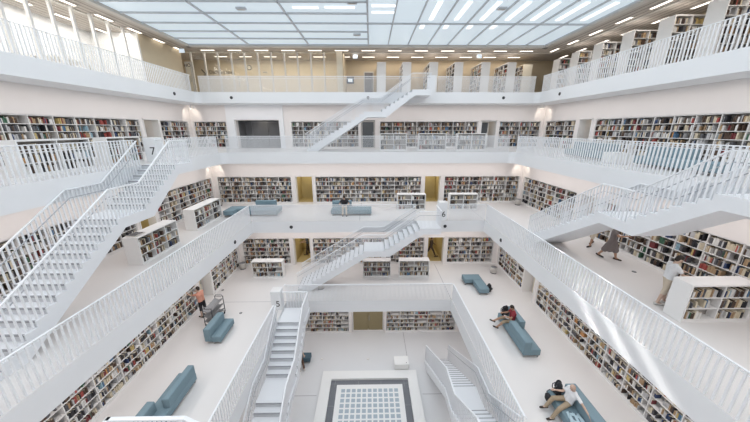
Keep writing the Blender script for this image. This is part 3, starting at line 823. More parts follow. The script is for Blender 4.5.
sofa('sofa', 'pale blue sofa behind the upper right railing, the farther one', 12.0, [(11.0, 11.75, 3.9, 6.6)], [(11.5, 11.8, 3.9, 6.6)], S)
sofa('sofa', 'pale blue sofa behind the upper right railing, the nearer one', 12.0, [(11.0, 11.75, -0.6, 2.3)], [(11.5, 11.8, 0.6, 2.3)], S)
for i, (x0, x1, y0, y1, lab) in enumerate(((10.7, 11.3, 2.75, 3.5, 'white cube table between the two sofas behind the upper right railing'), (1.45, 2.25, 3.68, 4.3, 'white cube seat on the ground floor behind the basin'))):
    z = 12.0 if i == 0 else 0.0
    r = thing('cube_table', lab, 'table', ((x0 + x1) / 2, (y0 + y1) / 2, z))
    MB().bbox(x0, x1, y0, y1, z + 0.02, z + 0.45, 0.015).build('body', M['basin'], r)
    MB().bbox(x0 - 0.01, x1 + 0.01, y0 - 0.01, y1 + 0.01, z + 0.45, z + 0.48, 0.01).build('top', M['basin'], r)
    MB().lathe(x1 - 0.12, y0 + 0.12, [(0.03, z + 0.48), (0.03, z + 0.486)], 10).build('cable_port', M['mid'], r)

# the square basin on the ground floor
r = thing('basin', 'white square basin with a dark border and a grid of glass squares', 'basin', (0, 0.9, 0))
HW = 2.66; YC = 0.96
q = MB()
for (a0, a1, b0, b1) in ((-HW, HW, YC + 2.13, YC + HW), (-HW, HW, YC - HW, YC - 2.13), (-HW, -2.13, YC - 2.13, YC + 2.13), (2.13, HW, YC - 2.13, YC + 2.13)): q.box(a0, a1, b0, b1, 0.0, 0.14)
q.build('kerb', M['basin'], r)
q = MB()
q.box(-2.13, 2.13, YC - 2.13, YC + 2.13, 0.0, 0.02, 0)
for s in (-1, 1):
    for c0 in (-1.9, -0.62, 0.62, 1.9):
        q.box(c0 - 0.012, c0 + 0.012, YC + s * 1.7, YC + s * 2.13, 0.02, 0.026, 1); q.box(s * 1.7, s * 2.13, YC + c0 - 0.012, YC + c0 + 0.012, 0.02, 0.026, 1)
q.build('border', [M['water'], M['mid']], r)
MB().bbox(-1.78, 1.78, YC - 1.78, YC + 1.78, 0.01, 0.1, 0.012).build('plate', M['basin'], r)
pt = 0.282
rest = MB()
for j in range(11):
    for i in range(11):
        x = (i - 5) * pt; y = YC + (j - 5) * pt
        q = MB() if j >= 3 else rest
        for dx in (-1, 1):
            for dy in (-1, 1):
                q.box(x + dx * 0.049 - 0.05, x + dx * 0.049 + 0.05, y + dy * 0.049 - 0.05, y + dy * 0.049 + 0.05, 0.1, 0.105)
        if j >= 3: q.build('glass_square', M['gpane'], r)
o = rest.build('glass_squares', M['gpane'], r); o['kind'] = 'stuff'

# waste bins, floor sockets, uplights
for x, y, z, lab in ((-11.2, 11.1, 8.0, 'in the far left corner of the middle gallery'), (11.15, 10.9, 8.0, 'in the far right corner of the middle gallery'), (-8.95, 8.75, 4.0, 'in the far left corner of the lowest gallery'), (8.5, 7.85, 4.0, 'in the far right corner of the lowest gallery'), (-3.0, 6.1, 4.0, 'beside the foot of the stair on the lowest gallery')):
    r = thing('waste_bin', 'round pale grey bin ' + lab, 'bin', (x, y, z), 'round bins on the galleries')
    MB().lathe(x, y, [(0.19, z), (0.2, z + 0.06)], 18).build('base', M['dark'], r, True)
    MB().lathe(x, y, [(0.2, z + 0.06), (0.225, z + 0.42), (0.22, z + 0.44)], 18).build('body', M['alu'], r, True)
    MB().lathe(x, y, [(0.2, z + 0.44), (0.17, z + 0.455)], 18).build('lid', M['mid'], r, True)
for x, y, z, lab, m1 in ((-9.0, 6.0, 4.0, 'dark floor socket near the left doorway of the lowest gallery', 'dark'), (-6.9, 3.73, 4.0, 'dark floor socket in the open floor left of the sign showing 5', 'dark'),
                         (-2.92, 4.65, 0.0, 'pale round floor light behind the basin, the one nearer the dark bench', 'alu'), (-0.11, 4.6, 0.0, 'pale round floor light behind the basin, in front of the olive doors', 'alu'),
                         (10.6, 0.6, 8.0, 'dark floor socket near the walking visitors on the middle gallery', 'dark'), (-10.9, 0.6, 8.0, 'dark floor socket in front of the large left stair', 'dark')):
    r = thing('floor_socket' if m1 == 'dark' else 'floor_light', lab, 'floor fitting', (x, y, z))
    MB().lathe(x, y, [(0.075, z), (0.075, z + 0.012), (0.06, z + 0.02)], 16).build('ring', M[m1], r)
    MB().lathe(x, y, [(0.05, z + 0.015), (0.05, z + 0.024)], 16).build('cover', M['mid' if m1 == 'dark' else 'basin'], r)

# book trolley
r = thing('book_trolley', 'dark grey three-tier book trolley beside the blue sofa', 'trolley', (-8.0, 3.1, 4.0))
for i, zz in enumerate((4.26, 4.56, 4.86)):
    q = MB()
    for x0, x1, t in ((-8.14, -7.92, 1), (-7.92, -7.7, -1)):
        dz = 0.09
        za, zb = (zz + dz, zz) if t == 1 else (zz, zz + dz)
        q.add([(x0, 2.62, za), (x1, 2.62, zb), (x1, 3.72, zb), (x0, 3.72, za), (x0, 2.62, za - 0.03), (x1, 2.62, zb - 0.03), (x1, 3.72, zb - 0.03), (x0, 3.72, za - 0.03)],
              [(0, 1, 2, 3), (7, 6, 5, 4), (0, 4, 5, 1), (1, 5, 6, 2), (2, 6, 7, 3), (3, 7, 4, 0)])
    q.build('shelf', M['mid'], r)
for yy in (2.6, 3.72):
    q = MB()
    for xx in (-8.13, -7.71): q.cone((xx, yy + 0.015, 4.12), (xx, yy + 0.015, 5.06), 0.02, 0.02, 8)
    for zz in (4.14, 5.05): q.cone((-8.13, yy + 0.015, zz), (-7.71, yy + 0.015, zz), 0.018, 0.018, 8)
    q.build('end_frame', M['dark'], r)
    MB().tube([(-8.08, yy + 0.015, 5.06), (-8.08, yy + 0.015, 5.14), (-7.76, yy + 0.015, 5.14), (-7.76, yy + 0.015, 5.06)], 0.018).build('handle', M['steel'], r)
for xx in (-8.11, -7.73):
    for yy in (2.66, 3.68):
        q = MB(); vs = [(xx + d, yy + 0.05 * math.cos(2 * PI * i / 12), 4.055 + 0.05 * math.sin(2 * PI * i / 12)) for d in (-0.015, 0.015) for i in range(12)]
        q.add(vs, [tuple(range(12)), tuple(range(12, 24))[::-1]] + [(i, (i + 1) % 12, (i + 1) % 12 + 12, i + 12) for i in range(12)])
        q.box(xx - 0.02, xx + 0.02, yy - 0.012, yy + 0.012, 4.06, 4.14); q.build('caster', M['black'], r)

# corner wall lamps
for lv, k_, lab in ((7, -1, 'far left corner of the upper gallery'), (7, 1, 'far right corner of the upper gallery'), (6, -1, 'far left corner of the middle gallery'), (6, 1, 'far right corner of the middle gallery')):
    zc = Z[lv + 1] - SLAB
    x = k_ * (B[lv] - 0.75); y = B[lv] - 0.75
    r = thing('ceiling_spotlight', 'small twin ceiling spotlight washing the ' + lab, 'spotlight', (x, y, zc), 'twin corner spotlights')
    MB().box(x - 0.16, x + 0.16, y - 0.05, y + 0.05, zc - 0.04, zc).build('mount', M['case'], r)
    for d in (-0.11, 0.11):
        MB().cone((x + d, y, zc - 0.06), (x + d + 0.03 * k_, y + 0.05, zc - 0.24), 0.045, 0.055, 12).build('spot_head', M['case'], r, True)
    l = bpy.data.lights.new('corner_spot', 'SPOT'); l.energy = 22; l.spot_size = math.radians(105); l.spot_blend = 0.5; l.color = (1, 0.88, 0.76); l.shadow_soft_size = 0.08
    o = bpy.data.objects.new('corner_spot', l); COL.objects.link(o); o.location = (x, y, zc - 0.32)
    d = Vector((k_ * 0.7, 0.7, -0.55)); o.rotation_euler = d.to_track_quat('-Z', 'Y').to_euler()

# ------------------------------------------------------------------ people
SKIN = {'light': mat('skin_light', (0.55, 0.39, 0.31), 0.6, 0.04, 20), 'tan': mat('skin_tan', (0.42, 0.25, 0.17), 0.6, 0.04, 20)}
HAIRM = {'dark': mat('hair_dark', (0.03, 0.022, 0.018), 0.6, 0.1, 40), 'brown': mat('hair_brown', (0.11, 0.065, 0.035), 0.6, 0.1, 40), 'stubble': mat('hair_stubble', (0.33, 0.22, 0.17), 0.8, 0.05, 40)}
CL = {}
def cloth(n, c): 
    if n not in CL: CL[n] = mat('cloth_' + n, c, 0.85, 0.1, 14)
    return CL[n]
EYE = mat('eye_dark', (0.03, 0.025, 0.02), 0.3)
LIP = mat('lip', (0.42, 0.17, 0.15), 0.5)
def remesh(o, vox=0.016, it=4):
    m = o.modifiers.new('Remesh', 'REMESH'); m.mode = 'VOXEL'; m.voxel_size = vox; m.use_smooth_shade = True
    s = o.modifiers.new('Smooth', 'SMOOTH'); s.factor = 0.5; s.iterations = it
def person(label, pos, yaw, pose, top, bottom, shoes, hair, skin='light', hairstyle='short', sleeve='short', legs='trousers', scale=1.0):
    """pos = point under the pelvis on the supporting floor; pose angles in degrees, forward positive"""
    sk = SKIN[skin]
    g = lambda k, d=0.0: pose.get(k, d)
    fw = Vector((math.cos(yaw), math.sin(yaw), 0)); rt = Vector((fw.y, -fw.x, 0)); up = Vector((0, 0, 1))
    rad = math.radians
    def dirv(a, ab=0.0, side=1):
        a, ab = rad(a), rad(ab)
        return (-up * math.cos(a) + fw * math.sin(a)) * math.cos(ab) + rt * side * math.sin(ab)
    S_ = scale
    # legs first, to find the pelvis height
    hips = {}
    low_ = 9
    for sd, nm in ((-1, 'l'), (1, 'r')):
        td = dirv(g('thigh_' + nm), g('spread_' + nm, 3), sd); kd = dirv(g('thigh_' + nm) - g('knee_' + nm), g('shin_' + nm, 1), sd)
        hips[sd] = (td, kd); low_ = min(low_, (td * 0.44 + kd * 0.42).z * S_)
    hz = pose['seat'] + 0.10 * S_ if 'seat' in pose else -low_ + 0.085 * S_
    pel = Vector(pos) + up * hz
    tl = rad(g('lean')); sl = rad(g('sway'))
    td_ = (up * math.cos(tl) + fw * math.sin(tl)); td_ = (td_ * math.cos(sl) + rt * math.sin(sl)).normalized()
    chest = pel + td_ * 0.34 * S_; neck = pel + td_ * 0.52 * S_
    hl = rad(g('lean') + g('nod')); hd = (up * math.cos(hl) + fw * math.sin(hl))
    hd = (hd * math.cos(sl) + rt * math.sin(sl)).normalized()
    hyaw = rad(g('turn')); hf = (fw * math.cos(hyaw) + rt * math.sin(hyaw)); hf = (hf - hd * hf.dot(hd)).normalized(); hr = hf.cross(hd)
    head = neck + hd * 0.17 * S_
    root = thing('person', label, 'person', pos)
    body = MB()
    belly = pel + td_ * 0.16 * S_
    # trunk in cross-wise pairs so that it is wider than deep
    for off in (-0.07, 0.07):
        body.cone(pel + rt * off * S_, belly + rt * off * 0.9 * S_, 0.105 * S_, 0.1 * S_); body.cone(belly + rt * off * 0.9 * S_, chest + rt * off * 1.2 * S_, 0.1 * S_, 0.112 * S_)
        body.cone(chest + rt * off * 1.2 * S_, neck - td_ * 0.05 * S_ + rt * off * 1.0 * S_, 0.11 * S_, 0.07 * S_)
    body.cone(neck - td_ * 0.06 * S_, neck + hd * 0.08 * S_, 0.062 * S_, 0.054 * S_)
    rot = Matrix((hr, hf, hd)).transposed()
    body.ball(head, 0.077 * S_, 0.096 * S_, 0.118 * S_, rot=rot)
    body.ball(head + hf * 0.03 * S_ - hd * 0.07 * S_, 0.055 * S_, 0.062 * S_, 0.055 * S_, rot=rot)
    body.cone(head + hf * 0.09 * S_ + hd * 0.01 * S_, head + hf * 0.112 * S_ - hd * 0.028 * S_, 0.011 * S_, 0.017 * S_)
    for sd in (-1, 1): body.ball(head + hr * sd * 0.08 * S_ - hf * 0.005 * S_ - hd * 0.01 * S_, 0.014 * S_, 0.024 * S_, 0.036 * S_, rot=rot)
    tops = MB(); bots = MB(); sh = MB(); hand_pts = []
    for off in (-0.07, 0.07):
        tops.cone(pel + td_ * 0.02 * S_ + rt * off * S_, belly + rt * off * 0.9 * S_, 0.118 * S_, 0.114 * S_); tops.cone(belly + rt * off * 0.9 * S_, chest + rt * off * 1.2 * S_, 0.114 * S_, 0.126 * S_)
        tops.cone(chest + rt * off * 1.2 * S_, neck - td_ * 0.055 * S_ + rt * off * 1.0 * S_, 0.124 * S_, 0.08 * S_)
        bots.cone(pel + rt * off * S_, pel + td_ * 0.08 * S_ + rt * off * S_, 0.117 * S_, 0.112 * S_)
    ank = {}
    for sd, nm in ((-1, 'l'), (1, 'r')):
        td, kd = hips[sd]
        h = pel + rt * sd * 0.085 * S_ - up * 0.01; kn = h + td * 0.44 * S_; an = kn + kd * 0.42 * S_
        ank[sd] = an
        body.cone(h, kn, 0.085 * S_, 0.058 * S_); body.cone(kn, kn + kd * 0.14 * S_, 0.056 * S_, 0.06 * S_); body.cone(kn + kd * 0.14 * S_, an, 0.06 * S_, 0.038 * S_)
        tf = (fw * math.cos(rad(g('toe_' + nm))) + rt * sd * math.sin(rad(g('toe_' + nm)))); tp = rad(g('pitch_' + nm)); ff = tf * math.cos(tp) + up * math.sin(tp)
        heel = an - ff * 0.05 * S_ - up * 0.035 * S_; ball_ = an + ff * 0.13 * S_ - up * 0.045 * S_
        body.cone(an, ball_, 0.04 * S_, 0.032 * S_)
        sh.cone(heel, ball_, 0.043 * S_, 0.04 * S_); sh.cone(ball_, ball_ + ff * 0.06 * S_, 0.042 * S_, 0.034 * S_)
        if shoes == 'sandals_none': pass
        if legs in ('trousers', 'shorts'):
            bots.cone(h, kn, 0.098 * S_, 0.074 * S_)
            if legs == 'trousers': bots.cone(kn, an + up * 0.02, 0.074 * S_, 0.06 * S_)
            else: bots.cone(kn, kn + kd * 0.05 * S_, 0.076 * S_, 0.075 * S_)
        else:
            bots.cone(h, h + td * 0.4 * S_, 0.11 * S_, 0.12 * S_)
            if legs == 'dress':
                bots.cone(h + td * 0.1, kn + kd * 0.08 * S_, 0.12 * S_, 0.13 * S_)
    if legs == 'dress':
        mid = (ank[-1] + ank[1]) / 2
        bots.cone(pel, pel * 0.45 + mid * 0.55, 0.13 * S_, 0.17 * S_)
    for sd, nm in ((-1, 'l'), (1, 'r')):
        shd = neck - td_ * 0.07 * S_ + rt * sd * 0.185 * S_
        ua = dirv(g('arm_' + nm), g('armout_' + nm, 8), sd); fa = dirv(g('arm_' + nm) + g('elbow_' + nm, 10), g('foreout_' + nm, 2), sd)
        el = shd + ua * 0.29 * S_; wr = el + fa * 0.25 * S_
        body.cone(shd, el, 0.05 * S_, 0.04 * S_); body.cone(el, wr, 0.042 * S_, 0.028 * S_)
        body.cone(neck - td_ * 0.06 * S_, shd, 0.06 * S_, 0.052 * S_)
        tops.cone(neck - td_ * 0.07 * S_, shd, 0.075 * S_, 0.066 * S_)
        tops.cone(shd, shd + ua * (0.16 if sleeve == 'short' else 0.29) * S_, 0.064 * S_, 0.06 * S_)
        if sleeve == 'long': tops.cone(el, wr - fa * 0.02 * S_, 0.055 * S_, 0.042 * S_)
        # hand: palm, five unequal bent fingers; the thumb leaves the side of the palm
        side_ = fa.cross(up if abs(fa.z) < 0.9 else fw).normalized(); pn = side_.cross(fa).normalized()
        pc = wr + fa * 0.05 * S_
        body.cone(wr, pc + side_ * 0.018 * S_, 0.026 * S_, 0.024 * S_); body.cone(wr, pc - side_ * 0.018 * S_, 0.026 * S_, 0.024 * S_)
        hand_pts.append((pc, fa, side_, pn, sd))
    bo = body.build('body', [sk], root, True); remesh(bo, 0.015, 3)
    hm = MB()
    for pc, fa, side_, pn, sd in hand_pts:
        for j, (o_, ln) in enumerate(((-0.032, 0.062), (-0.011, 0.078), (0.011, 0.084), (0.031, 0.074))):
            a0 = pc + side_ * o_ * S_ + fa * 0.02 * S_; b0 = a0 + (fa * 0.9 - pn * 0.25).normalized() * ln * 0.55 * S_; c0 = b0 + (fa * 0.75 - pn * 0.65).normalized() * ln * 0.5 * S_
            hm.cone(a0, b0, 0.0095 * S_, 0.0088 * S_, 7); hm.cone(b0, c0, 0.0088 * S_, 0.007 * S_, 7)
        a0 = pc + side_ * 0.03 * S_ * sd - fa * 0.015 * S_; b0 = a0 + (side_ * sd * 0.8 + fa * 0.6).normalized() * 0.04 * S_; c0 = b0 + (side_ * sd * 0.25 + fa * 0.9 - pn * 0.3).normalized() * 0.03 * S_
        hm.cone(a0, b0, 0.012 * S_, 0.0105 * S_, 7); hm.cone(b0, c0, 0.0105 * S_, 0.008 * S_, 7)
    hm.build('fingers', sk, root, True)
    t_ = tops.build('top', top, root, True); remesh(t_, 0.016, 4)
    b_ = bots.build({'trousers': 'trousers', 'shorts': 'shorts', 'skirt': 'skirt', 'dress': 'skirt'}[legs], bottom, root, True); remesh(b_, 0.016, 4)
    for i, c in enumerate((0, 1)):
        q = MB(); half = len(sh.v) // 2; q.v = sh.v[c * half:(c + 1) * half]; q.f = [tuple(x - c * half for x in f) for f in sh.f[c * len(sh.f) // 2:(c + 1) * len(sh.f) // 2]]; q.m = [0] * len(q.f)
        q.build('shoe', shoes, root, True)
    fm = MB()
    for sd in (-1, 1): fm.ball(head + hr * sd * 0.031 * S_ + hf * 0.086 * S_ + hd * 0.012 * S_, 0.012 * S_, 0.01 * S_, 0.008 * S_, 0, 10, 6, rot)
    fm.build('eyes', EYE, root, True)
    fm = MB(); fm.cone(head + hf * 0.088 * S_ - hd * 0.066 * S_ - hr * 0.02 * S_, head + hf * 0.088 * S_ - hd * 0.066 * S_ + hr * 0.02 * S_, 0.008 * S_, 0.008 * S_, 8); fm.build('mouth', LIP, root, True)
    hm = MB()
    if hairstyle == 'bald':
        hm.ball(head - hf * 0.012 * S_ - hd * 0.025 * S_, 0.079 * S_, 0.09 * S_, 0.075 * S_, rot=rot)
    else:
        hm.ball(head - hf * 0.018 * S_ + hd * 0.026 * S_, 0.088 * S_, 0.1 * S_, 0.105 * S_, rot=rot)
        hm.ball(head - hf * 0.045 * S_ - hd * 0.02 * S_, 0.078 * S_, 0.06 * S_, 0.085 * S_, rot=rot)
        if hairstyle == 'long':
            hm.cone(head - hf * 0.05 * S_, head - hf * 0.1 * S_ - hd * 0.22 * S_, 0.075 * S_, 0.055 * S_)
        if hairstyle == 'bun':
            hm.ball(head - hf * 0.11 * S_ + hd * 0.05 * S_, 0.045 * S_, 0.045 * S_, 0.045 * S_)
    ho = hm.build('hair', HAIRM[hair], root, True); remesh(ho, 0.014, 3)
    return root
W_ = cloth('white_shirt', (0.75, 0.76, 0.78)); KH = cloth('khaki', (0.38, 0.30, 0.21)); RED = cloth('dark_red', (0.23, 0.03, 0.04)); PINK = cloth('pink_yellow', (0.62, 0.30, 0.22))
BLK = cloth('black', (0.03, 0.03, 0.034)); GRD = cloth('grey_dress', (0.19, 0.165, 0.16)); DKB = cloth('dark_brown', (0.085, 0.065, 0.055)); BEI = cloth('pale_beige', (0.60, 0.52, 0.42)); SHO = cloth('shoe_dark', (0.05, 0.04, 0.035)); SHW = cloth('shoe_pale', (0.6, 0.58, 0.55)); DEN = cloth('dark_denim', (0.10, 0.12, 0.16))
sit = dict(thigh_l=84, thigh_r=84, knee_l=84, knee_r=84)
person('person in a white shirt and khaki trousers lounging on the blue sofa, arm stretched out', (6.83, -1.98, 4.0), math.radians(180),
       dict(seat=0.43, thigh_l=78, thigh_r=92, knee_l=52, knee_r=66, spread_l=18, spread_r=2, lean=-10, nod=42, turn=-20, arm_l=-25, armout_l=62, elbow_l=10, foreout_l=66, arm_r=38, elbow_r=62, sway=-6, pitch_l=10, toe_l=10), W_, KH, SHO, 'stubble', 'light', 'bald', 'short', 'trousers')
person('person in a dark red shirt sitting on the blue sofa with outstretched legs, reading', (7.0, 2.3, 4.0), math.radians(172),
       dict(seat=0.43, thigh_l=82, thigh_r=88, knee_l=40, knee_r=30, spread_l=10, spread_r=4, lean=-2, nod=38, arm_l=32, arm_r=36, elbow_l=60, elbow_r=58, foreout_l=-18, foreout_r=-18, pitch_l=25, pitch_r=25), RED, KH, SHO, 'dark', 'tan', 'short', 'short', 'shorts')
person('person with pink top and black shorts reaching to the bookshelf by the trolley', (-8.7, 3.5, 4.0), math.radians(165),
       dict(thigh_l=2, thigh_r=-3, knee_l=2, knee_r=0, lean=6, nod=10, arm_l=75, arm_r=50, elbow_l=35, elbow_r=50), PINK, BLK, SHO, 'dark', 'light', 'bun', 'short', 'shorts')
person('person in dark clothes striding through the yellow doorway of the lowest gallery', (4.72, 10.5, 4.0), math.radians(0),
       dict(thigh_l=-24, thigh_r=26, knee_l=14, knee_r=6, lean=4, arm_l=24, arm_r=-22, elbow_l=30, elbow_r=18, pitch_l=-25, pitch_r=12), DKB, DKB, SHO, 'dark', 'tan', 'short', 'long', 'trousers')
person('person half hidden at the edge of the left yellow doorway on the lowest gallery', (-4.86, 11.1, 4.0), math.radians(200),
       dict(thigh_l=10, thigh_r=-8, knee_l=4, lean=3, arm_l=30, arm_r=20, elbow_l=60, elbow_r=50), DEN, DKB, SHO, 'dark', 'light', 'short', 'short', 'trousers')
person('person with dark hair sitting on the blue sofa of the middle gallery, reading', (-1.66, 8.86, 8.0), math.radians(-86),
       dict(seat=0.43, thigh_l=84, thigh_r=86, knee_l=66, knee_r=72, spread_l=6, spread_r=2, lean=14, nod=28, arm_l=22, arm_r=22, elbow_l=70, elbow_r=70, armout_l=26, armout_r=26, foreout_l=-24, foreout_r=-24), BLK, BEI, SHO, 'dark', 'light', 'bun', 'short', 'trousers')
person('person sitting on the dark bench of the ground floor, legs stretched past the stair', (-4.25, 4.42, 0.0), math.radians(-62),
       dict(seat=0.43, thigh_l=80, thigh_r=84, knee_l=40, knee_r=46, lean=-4, nod=20, arm_l=26, arm_r=26, elbow_l=60, elbow_r=60, pitch_l=20, pitch_r=20), BLK, cloth('brown_trousers', (0.13, 0.08, 0.06)), SHW, 'brown', 'light', 'short', 'short', 'trousers')
person('person in a grey dress walking under the right-hand stair', (10.55, 1.8, 8.0), math.radians(-55),
       dict(thigh_l=16, thigh_r=-18, knee_l=4, knee_r=14, lean=3, arm_l=-15, arm_r=40, elbow_l=15, elbow_r=70, pitch_r=-15), GRD, GRD, SHO, 'brown', 'tan', 'long', 'short', 'dress')
person('person with pale shorts walking under the right-hand stair, behind the grey dress', (10.85, 3.25, 8.0), math.radians(200),
       dict(thigh_l=18, thigh_r=-14, knee_l=6, knee_r=16, lean=3, arm_l=-12, arm_r=16, elbow_l=15, elbow_r=20, pitch_r=-12), DKB, BEI, SHO, 'dark', 'tan', 'short', 'short', 'shorts')
person('person in a white shirt and pale shorts reading at the low case on the right', (9.55, -1.5, 8.0), math.radians(-18),
       dict(thigh_l=10, thigh_r=-10, knee_l=4, knee_r=4, lean=3, nod=26, arm_l=28, arm_r=34, elbow_l=62, elbow_r=56, foreout_l=-8, foreout_r=-8), W_, BEI, SHW, 'dark', 'light', 'short', 'short', 'shorts')

# ------------------------------------------------------------------ bags, coats and small things
def backpack(label, c, yaw, size=1.0, lie=False):
    x, y, z = c
    r = thing('backpack', label, 'bag', (x, y, z))
    ca, sa = math.cos(yaw), math.sin(yaw)
    T = lambda a, b_, h: (x + ca * a - sa * b_, y + sa * a + ca * b_, z + h)
    q = MB()
    for h, w, d in ((0.05, 0.15, 0.10), (0.22, 0.16, 0.115), (0.36, 0.13, 0.09)):
        for sgn in (-1, 1): q.ball(T(sgn * w * 0.45 * size, 0, (h + 0.04) * size), w * 0.75 * size, d * size, 0.13 * size, 0, 12, 8)
    o = q.build('body', M['black'], r, True); remesh(o, 0.018, 4)
    q = MB(); q.ball(T(0, -0.11 * size, 0.16 * size), 0.12 * size, 0.05 * size, 0.1 * size, 0, 12, 8); q.build('pocket', M['dark'], r, True)
    for sgn in (-1, 1):
        MB().tube([T(sgn * 0.08 * size, 0.08 * size, 0.4 * size), T(sgn * 0.1 * size, 0.16 * size, 0.28 * size), T(sgn * 0.1 * size, 0.15 * size, 0.12 * size), T(sgn * 0.09 * size, 0.08 * size, 0.06 * size)], 0.016).build('strap', M['dark'], r, True)
    MB().tube([T(-0.04 * size, 0.02, 0.44 * size), T(0, 0.02, 0.48 * size), T(0.04 * size, 0.02, 0.44 * size)], 0.012).build('handle', M['dark'], r, True)
backpack('black backpack on the blue sofa behind the red-shirted reader', (6.86, 2.78, 4.43), math.radians(20), 1.0)
backpack('black backpack on the blue sofa at the elbow of the bald man', (6.72, -1.62, 4.43), math.radians(70), 1.0)
backpack('dark bag leaning against the L-shaped blue bench', (7.27, 5.6, 4.01), math.radians(90), 0.95)
r = thing('shoulder_bag', 'dark shoulder bag hanging over the sofa edge before the bald man', 'bag', (6.42, -1.72, 4.0))
q = MB(); q.ball((6.38, -1.68, 4.34), 0.09, 0.15, 0.13); q.ball((6.37, -1.68, 4.26), 0.08, 0.14, 0.1); o = q.build('body', M['black'], r, True); remesh(o, 0.016)
MB().tube([(6.38, -1.55, 4.44), (6.5, -1.52, 4.5), (6.62, -1.6, 4.47)], 0.014).build('strap', M['dark'], r, True)
r = thing('jacket', 'pale blue patterned jacket spread on the blue sofa before the bald man', 'jacket', (6.72, -2.75, 4.42))
rr = random.Random(3); vs = []; fs = []
nx, ny = 12, 18
for j in range(ny):
    for i in range(nx):
        u, v = i / (nx - 1), j / (ny - 1)
        wv = 0.04 * math.sin(7 * v + 2 * u)
        vs.append((6.53 + 0.40 * u + wv * 0.5, -3.2 + 0.85 * v + 0.05 * math.sin(6 * u), 4.432 + 0.035 * abs(math.sin(9 * u + 4 * v)) + 0.02 * rr.random()))
for j in range(ny - 1):
    for i in range(nx - 1): fs.append((j * nx + i, j * nx + i + 1, (j + 1) * nx + i + 1, (j + 1) * nx + i))
q = MB(); q.add(vs, fs); 
for k_ in range(len(q.f)): q.m[k_] = 1 if (k_ % 11 in (3, 4, 7) and (k_ // 11) % 5 in (1, 2, 3)) else 0
q.build('body', [cloth('pale_blue', (0.45, 0.58, 0.64)), cloth('slate_pattern', (0.12, 0.17, 0.21))], r, True)
MB().tube([(6.6, -2.45, 4.46), (6.5, -2.7, 4.47), (6.52, -2.95, 4.45)], 0.045).build('sleeve', cloth('pale_blue', (0.45, 0.58, 0.64)), r, True)
r = thing('open_book', 'open book held on the lap of the red-shirted reader', 'book', (6.72, 2.28, 4.66))
q = MB(); q.add([(6.62, 2.14, 4.70), (6.78, 2.14, 4.64), (6.78, 2.28, 4.625), (6.62, 2.28, 4.685), (6.62, 2.42, 4.70), (6.78, 2.42, 4.64)], [(0, 1, 2, 3), (3, 2, 5, 4)]); q.build('pages', M['basin'], r)
q = MB(); q.add([(6.61, 2.13, 4.69), (6.79, 2.13, 4.63), (6.79, 2.28, 4.612), (6.61, 2.28, 4.672), (6.61, 2.43, 4.69), (6.79, 2.43, 4.63)], [(0, 1, 2, 3), (3, 2, 5, 4)]); q.build('cover', BM[7], r)


# ------------------------------------------------------------------ light
def area(name, loc, sx, sy, e, col, rot=(0, 0, 0), spread=None):
    l = bpy.data.lights.new(name, 'AREA'); l.shape = 'RECTANGLE'; l.size = sx; l.size_y = sy; l.energy = e; l.color = col
    if spread: l.spread = spread
    o = bpy.data.objects.new(name, l); COL.objects.link(o); o.location = loc; o.rotation_euler = rot
    return o
area('daylight', (0, 0, CEIL8 - 0.12), 23, 23, 1350, (0.93, 0.965, 1.0))
for lv, e in ((4, 105), (5, 130), (6, 125), (7, 85)):
    zc = Z[lv + 1] - SLAB - 0.03
    n = B[lv] - 0.95
    L = 2 * B[lv] - 3
    for k in (0, 1, -1, 2):
        x, y = R(k, 0, n)
        area('gallery_lamp_and_fill', (x, y, zc), L if k in (0, 2) else 0.5, 0.5 if k in (0, 2) else L, e * L / 20, (1.0, 0.92, 0.885))
for k in (0, 1, -1, 2):
    x, y = R(k, 0, 14.15)
    area('gallery_lamp_and_fill', (x, y, CEIL8 - 0.05), 25 if k in (0, 2) else 0.5, 0.5 if k in (0, 2) else 25, 230, (1.0, 0.93, 0.86))  # unseen fill strips added between the light rows to brighten the top gallery
sd = Vector((0.52, -0.30, -0.80)).normalized()
lx = Vector((0, -0.8, -0.6)); lx = (lx - sd * lx.dot(sd)).normalized(); lz = -sd; ly = lz.cross(lx)
for yc, L, e in ((-0.75, 2.3, 1.7), (-1.85, 2.5, 1.6), (-2.95, 2.8, 1.35)):
    l = bpy.data.lights.new('sun_shaft', 'AREA'); l.shape = 'RECTANGLE'; l.size = L; l.size_y = 0.2; l.energy = e; l.color = (1, 0.97, 0.92); l.spread = math.radians(1.2)
    o = bpy.data.objects.new('sun_shaft', l); COL.objects.link(o)
    o.matrix_world = Matrix.Translation(Vector((7.23, yc, 8.2)) - sd * 12.2) @ Matrix((lx, ly, lz)).transposed().to_4x4()
area('room_lamp', (-14.9, 4.5, CEIL8 - 0.1), 2.0, 9, 150, (1, 0.95, 0.9))
area('room_lamp', (-7.4, 15.0, CEIL8 - 0.1), 10, 1.6, 70, (1, 0.9, 0.75))
area('room_lamp', (6, 15.2, CEIL8 - 0.1), 13, 1.4, 80, (1, 0.86, 0.7))
W = bpy.data.worlds.new('sky'); SC.world = W; W.use_nodes = True
W.node_tree.nodes['Background'].inputs[0].default_value = (0.8, 0.9, 1, 1); W.node_tree.nodes['Background'].inputs[1].default_value = 0.6

